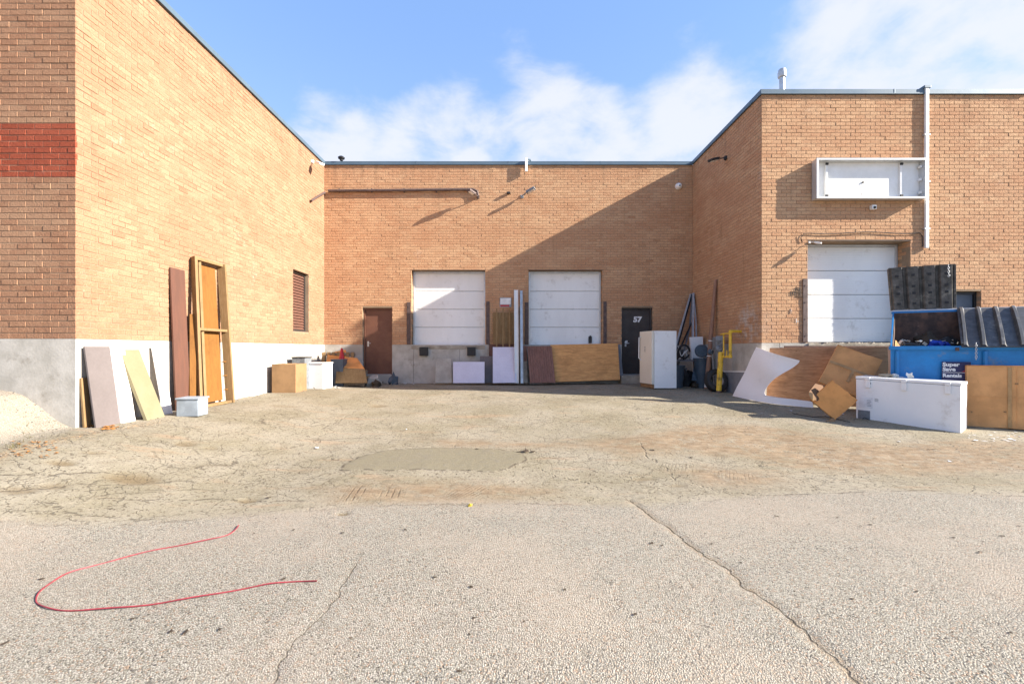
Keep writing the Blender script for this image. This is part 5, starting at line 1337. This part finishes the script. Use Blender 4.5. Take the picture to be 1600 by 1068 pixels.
# tall open crate
CR = thing('wooden_crate', 'tall narrow open timber crate with an ochre panel leaning on the left wall', 'crate', g(-5.5, 8.4))
ya, yb = 5.84*FPX/(PX0-312), 5.84*FPX/(PX0-360)
z0c = gzf(-5.84, 8.6); H = 2.86
def crp(s_, v, dpt_=0.):  # along the wall, height, depth
    p = Vector((-5.84, ya+(yb-ya)*s_, z0c)).lerp(Vector((-6.02, ya+(yb-ya)*s_+.05, z0c+H)), v)
    taper = (s_-.5)*-.12*v*(yb-ya)
    return p+Vector((-dpt_, taper, -dpt_*.15))
def crbar(a, b, w, h, mat, nm): MB().bar(a, b, w, h).obj(nm, mat, CR, bevel=.004)
crbar(crp(0, 0), crp(0, 1), .05, .16, 'pine', 'side_rail'); crbar(crp(1, 0), crp(1, 1), .05, .16, 'pine', 'side_rail'); 
crbar(crp(.2, 0, .02), crp(.2, 1, .02), .05, .05, 'pine', 'side_rail')
for v in (.01, .52, .99): crbar(crp(0, v), crp(1, v), .09, .05, 'pine', 'cross_bar')
P = [crp(.24, .03, .07), crp(.86, .03, .07), crp(.86, .97, .07), crp(.24, .97, .07)]
MB().hexa([P[0], P[1], P[1]-Vector((.015, 0, 0)), P[0]-Vector((.015, 0, 0)), P[3], P[2], P[2]-Vector((.015, 0, 0)), P[3]-Vector((.015, 0, 0))]).obj('panel', 'ochre', CR)
for v in (.1, .2, .3): crbar(crp(.88, v, .04), crp(1., v, .04), .05, .02, 'ochre', 'slat')
crbar(crp(-.12, 0, .05), crp(-.02, .62, .05), .10, .03, 'ochre', 'loose_slat')

# back-left corner heap
def simplebox(name, label, cat, x0, x1, y0, y1, h, mat, lidm=None, rz=0., tape=False):
    xc, yc = (x0+x1)/2, (y0+y1)/2; z = min(gzf(x0, y0), gzf(x1, y0))-.005
    R = Euler((0, 0, rz)).to_matrix(); t_ = thing(name, label, cat, (xc, yc, z))
    MB().box((xc, yc, z+h/2), (x1-x0, y1-y0, h), R).obj('body', mat, t_, bevel=.008)
    if lidm: MB().box((xc, yc, z+h+.015), (x1-x0+.03, y1-y0+.03, .03), R).obj('lid', lidm, t_, bevel=.006)
    if tape: MB().box((xc, yc, z+h+.002), (.06, y1-y0+.004, .004), R).obj('tape', 'tape', t_); 
    return t_
simplebox('cardboard_box', 'brown cardboard box on the ground by the far end of the left wall', 'cardboard box', -5.98, -5.40, 11.3, 12.0, .72, 'card3', None, .06, True)
simplebox('dark_crate', 'dark grey crate standing on end behind the brown box at the left wall', 'crate', -5.95, -5.6, 12.3, 12.7, .86, 'steelgrey', 'black')
simplebox('storage_box', 'white storage box with a lid in the far left corner heap', 'box', -5.75, -5.18, 12.55, 13.1, .70, 'enamel', 'enamel', -.08)
simplebox('storage_box', 'small dark blue tub behind the white box in the far left corner', 'box', -5.35, -5.0, 13.45, 13.8, .78, 'door_blue', 'door_blue')
def pallet(label, cx_, cy_, cz, rot, w=1.1, d=.9):
    t_ = thing('pallet', label, 'pallet', (cx_, cy_, cz), rot=rot, group='timber pallets heaped by the red brown door')
    for k in range(7):
        MB().box((-w/2+.07+k*(w-.14)/6, 0, .10), (.10, d, .018)).obj('deck_board', 'pine', t_, world=False, bevel=.003)
    for k in range(3): MB().box((0, -d/2+.05+k*(d-.1)/2, .05), (w, .07, .08)).obj('stringer', 'greywood', t_, world=False, bevel=.003)
    for k in range(3): MB().box((-w/2+.07+k*(w-.14)/2, 0, .0), (.10, d, .018)).obj('bottom_board', 'greywood', t_, world=False, bevel=.003)
    return t_
gzz = gzf(-4.9, 13.8)
pallet('lowest pallet of the heap lying flat', -4.95, 13.95, gzz+.01, (0, 0, .05))
pallet('pallet resting on the lowest one of the heap', -4.85, 14.0, gzz+.15, (0, .02, -.12))
pallet('uppermost pallet of the heap lying askew', -5.0, 14.05, gzz+.29, (.05, -.05, .22), 1.0, .8)
pallet('pallet leaning upright on the corner behind the heap', -5.45, 14.25, gzz+.55, (math.radians(70), 0, .15), 1.0, .9)
sheet('ochre_board', 'yellowish board leaning on the front of the pallet heap', 'board', [onb(524, 598, 13.3), onb(574, 598, 13.3), onb(570, 577, 13.5), onb(526, 574, 13.5)], .02, 'pine')
sheet('cardboard_sheet', 'rust brown cardboard sheet lying over the pallet heap', 'cardboard', [onb(508, 572, 13.5), onb(570, 576, 13.5), onb(558, 559, 14.2), onb(512, 554, 14.2)], .012, 'card2')
sheet('cardboard_sheet', 'dark cardboard sheet propped behind the pallet heap', 'cardboard', [onb(516, 570, 14.1), onb(548, 570, 14.1), onb(540, 546, 14.5), onb(520, 550, 14.5)], .012, 'card2')
BT = thing('orange_cone', 'small faded orange cone standing on the heap near the red brown door', 'cone', onb(534, 562, 14.0))
bt = Vector(BT.location)
MB().lathe(bt, [(.10, 0), (.095, .02), (.07, .1), (.04, .3), (.025, .36), (.001, .365)], 18).obj('cone', 'print_red', BT, smooth=True)
MB().box(bt+Vector((0, 0, -.01)), (.24, .24, .02)).obj('base', 'print_red', BT)
crumple('rubbish_bag', 'greyish crumpled bag at the right of the pallet heap', 'bag', g(-4.2, 13.85), (.25, .2, .3), 'beige', 31)
crumple('rubbish_bag', 'dark crumpled bag in front of the red brown door', 'bag', g(-4.05, 13.5), (.2, .16, .18), 'leafdark', 32)
crumple('rubbish_bag', 'small blue grey bundle beside the red brown door', 'bag', g(-3.75, 14.4, .0), (.2, .15, .3), 'grey_bin', 33)

# ---------------- red cable on the ground
rp = [(373, 821), (368, 828), (355, 836), (330, 843), (290, 851), (250, 858), (210, 868), (170, 878), (130, 889), (100, 899), (78, 912), (62, 926), (56, 938), (62, 946), (78, 952), (105, 954.5), (150, 953), (200, 949), (250, 943), (300, 935), (350, 926), (400, 917), (430, 912), (460, 909), (495, 909)]
gp = [Vector((*ground_at(*p), 0)) for p in rp]
def crom(P, n):
    out = []
    for i in range(len(P)-1):
        p0, p1, p2, p3 = P[max(i-1, 0)], P[i], P[i+1], P[min(i+2, len(P)-1)]
        for k in range(n):
            t_ = k/n; out.append(.5*((2*p1)+(-p0+p2)*t_+(2*p0-5*p1+4*p2-p3)*t_*t_+(-p0+3*p1-3*p2+p3)*t_**3))
    return out+[P[-1]]
cp_ = crom(gp, 6); cp_ = [Vector((p.x, p.y, gzf(p.x, p.y)+.007+.003*math.sin(i*.4))) for i, p in enumerate(cp_)]
c = MB().tube(cp_, .0042, 8).obj('red_cable', 'redcable', smooth=True); tag(c, 'thin red cable lying in a long open loop on the pale asphalt', 'cable')

# ---------------- litter
r7 = random.Random(11)
def stone(mb, x, y, s_, rr, dz=0.):
    z = gzf(x, y)+dz; b = len(mb.v); R = Euler((rr.uniform(0, 6), rr.uniform(0, 6), rr.uniform(0, 6))).to_matrix()
    for v in ((1, 0, 0), (-1, 0, 0), (0, 1, 0), (0, -1, 0), (0, 0, 1), (0, 0, -1)):
        p = R @ (Vector(v)*s_*rr.uniform(.5, 1.1)); mb.v.append((x+p.x, y+p.y, z+s_*.2+p.z*.65))
    for f in ((0,2,4),(2,1,4),(1,3,4),(3,0,4),(2,0,5),(1,2,5),(3,1,5),(0,3,5)): mb.f.append(tuple(b+i for i in f)); mb.mi.append(rr.choice((0, 0, 0, 1)))
def inpoly(x, y, pts): return poly_sd(np.array([float(x)]), np.array([float(y)]), pts)[0] < 0
mb = MB()
regions = [(G([(900, 694), (1080, 664), (1180, 664), (1400, 694), (1600, 690), (1600, 735), (1330, 735), (1060, 712)]), 3600, .003, .012),
           (G([(0, 640), (110, 660), (250, 650), (250, 680), (60, 705), (0, 725)]), 1300, .003, .014),
           (G([(0, 700), (500, 650), (1000, 660), (1600, 740), (1600, 780), (0, 810)]), 4500, .0025, .010),
           (G([(0, 830), (1600, 800), (1600, 1060), (0, 1060)]), 600, .002, .006),
           (G([(380, 612), (520, 600), (800, 599), (1060, 606), (1060, 614), (500, 608)]), 500, .004, .018),
           (G([(132, 668), (300, 637), (420, 611), (434, 615), (310, 648), (150, 680)]), 700, .003, .016),
           (G([(0, 624), (45, 622), (118, 664), (60, 690), (0, 700)]), 700, .003, .014),
           (G([(1150, 625), (1330, 655), (1330, 675), (1150, 640)]), 160, .004, .014)]
for pts, n, a, b in regions:
    xs_ = [p[0] for p in pts]; ys_ = [p[1] for p in pts]; k = 0; tries = 0
    while k < n and tries < n*6:
        tries += 1; x, y = r7.uniform(min(xs_), max(xs_)), r7.uniform(min(ys_), max(ys_))
        if inpoly(x, y, pts): stone(mb, x, y, a+(b-a)*r7.random()**2.5, r7); k += 1
c = mb.obj('gravel', ['stone', 'leafdark'], kind='stuff'); c['label'] = 'loose grit and small stones on the yard'
def flake(mb, x, y, s_, rr, lift=.006):
    z = gzf(x, y)+lift; an = rr.uniform(0, 6.28); k = 6; b = len(mb.v)
    mb.v.append((x, y, z+s_*rr.uniform(.1, .35)))
    for i in range(k):
        q = an+i*2*math.pi/k; r_ = s_*rr.uniform(.55, 1.15)*(1.4 if i % 3 == 0 else .8)
        mb.v.append((x+r_*math.cos(q), y+r_*math.sin(q), z+s_*rr.uniform(0, .3)))
    for i in range(k): mb.f.append((b, b+1+i, b+1+(i+1) % k)); mb.mi.append(0)
mb = MB()
for (px, py) in ((132, 662), (128, 664), (138, 665), (124, 661), (142, 666), (168, 668), (173, 669), (180, 666), (164, 670)):
    for k in range(5): x, y = ground_at(px+r7.uniform(-5, 5), py+r7.uniform(-1, 2)); flake(mb, x, y, r7.uniform(.02, .045), r7, .01)
for k in range(60): x, y = ground_at(r7.uniform(15, 90), r7.uniform(690, 715)); flake(mb, x, y, r7.uniform(.01, .025), r7, .008)
c = mb.obj('fallen_leaves', 'leaforange', kind='stuff'); c['label'] = 'orange dead leaves gathered at the foot of the left building'
mb = MB()
for k in range(150):
    x, y = r7.uniform(-4.2, 5.2), r7.uniform(1.9, 7.8)
    flake(mb, x, y, r7.uniform(.006, .013), r7, .004)
for (px, py) in ((1331, 936), (1019, 849), (1213, 807), (1157, 879), (1308, 809), (1531, 863), (1490, 840), (1567, 838), (1455, 600+125), (1113, 850), (1080, 855), (443, 905), (207, 967), (268, 988), (290, 989), (343, 984), (459, 828), (535, 833), (633, 828), (679, 902), (736, 917), (610, 875), (65, 905), (7, 1006), (1360, 820), (1365, 810), (1345, 822)):
    x, y = ground_at(px, py); flake(mb, x, y, r7.uniform(.012, .022), r7, .005)
for (px, py, s_) in ((822, 705.5, .07), (812, 705.5, .04), (832, 706, .05), (1020, 704, .05), (1080, 715, .03), (745, 702, .03), (420, 778, .03)):
    x, y = ground_at(px, py); flake(mb, x, y, s_, r7, .006)
c = mb.obj('dead_leaf_bits', 'leafdark', kind='stuff'); c['label'] = 'dark leaf crumbs scattered over the yard'
x, y = ground_at(735, 790)
crumple('yellow_peel', 'small crumpled yellow scrap on the seam of the asphalt', 'scrap', (x, y, gzf(x, y)), (.028, .022, .02), 'leafyellow', 41)
mb = MB()
for k in range(70):
    q = r7.random(); x, y = ground_at(r7.uniform(470, 530), r7.uniform(599, 607)); flake(mb, x, y, r7.uniform(.03, .09), r7, .01)
for k in range(30):
    x, y = ground_at(r7.uniform(600, 700), r7.uniform(598, 600)); flake(mb, x, y, r7.uniform(.02, .06), r7, .01)
for k in range(26):
    x, y = ground_at(r7.uniform(1510, 1600), r7.uniform(674, 690)); flake(mb, x, y, r7.uniform(.01, .035), r7, .006)
for (px, py, s_) in ((1236, 642, .05), (1315, 647, .04), (1487, 722, .04), (1190, 645, .02), (1120, 637, .02), (1322, 665, .015), (495, 700, .05), (635, 671, .03), (1405, 690, .03), (1270, 656, .015)):
    x, y = ground_at(px, py); flake(mb, x, y, s_, r7, .006)
c = mb.obj('paper_litter', 'print_white', kind='stuff'); c['label'] = 'torn white paper litter along the walls'
mb = MB()
for k in range(26):
    x, y = ground_at(r7.uniform(508, 640), r7.uniform(598, 602)); a = r7.uniform(0, 3.14); l_ = r7.uniform(.05, .22); z = gzf(x, y)+.02
    mb.bar((x, y, z), (x+l_*math.cos(a), y+l_*math.sin(a)*.5, z+r7.uniform(0, .08)), .02, .01)
for k in range(30):
    x, y = ground_at(r7.uniform(400, 500), r7.uniform(603, 612)); a = r7.uniform(0, 3.14); l_ = r7.uniform(.04, .14); z = gzf(x, y)+.015
    mb.bar((x, y, z), (x+l_*math.cos(a), y+l_*math.sin(a)*.5, z+r7.uniform(0, .03)), .02, .012)
c = mb.obj('wood_splinters', 'greywood', kind='stuff'); c['label'] = 'broken wood splinters at the foot of the heap'
mb = MB()
for k in range(50):
    x, y = 4.9+r7.uniform(-1.6, .0), 13.9+r7.uniform(-.3, .6); 
    x, y = ground_at(r7.uniform(968, 1000), r7.uniform(592, 601)); flake(mb, x, y, r7.uniform(.03, .10), r7, .02)
c = mb.obj('rubble', 'stone', kind='stuff'); c['label'] = 'dark rubble on the ground before door 57'
mb = MB()
for k in range(40):
    x = r7.uniform(7.0, 9.3); y = YF-r7.uniform(-.25, .02); mb.box((x, y, ZB+.01), (r7.uniform(.02, .12), r7.uniform(.02, .06), r7.uniform(.01, .03)), Euler((0, 0, r7.uniform(0, 3))).to_matrix())
c = mb.obj('sill_rubble', 'stone', kind='stuff'); c['label'] = 'crumbs of concrete on the right dock sill'
mb = MB()
for (px, py, n) in ((24, 650, 14), (60, 636, 18), (44, 643, 10), (38, 622, 8)):
    for k in range(n):
        x, y = ground_at(px+r7.uniform(-9, 9), py+r7.uniform(-2, 2)); l_ = r7.uniform(.02, .06)
        mb.bar((x, y, gzf(x, y)), (x+r7.uniform(-.03, .03), y+r7.uniform(-.03, .03), gzf(x, y)+l_), .004, .003)
c = mb.obj('dry_weeds', 'weed', kind='stuff'); c['label'] = 'sparse dry weeds on the raised corner at left'
x0, y0 = ground_at(1055, 1900/2-90)
c = None
# thin dark hose on the ground by the white sheet
hp = [ground_at(*p) for p in ((1238, 646), (1252, 649), (1270, 652), (1290, 651), (1310, 656), (1328, 660))]
c = MB().tube([Vector((x, y, gzf(x, y)+.012)) for x, y in hp], .007, 6).obj('black_wire', 'black'); tag(c, 'thin black wire on the ground between the white sheet and the chest freezer', 'wire')
SC.cycles.max_bounces = 6
SC.cycles.use_denoising = True
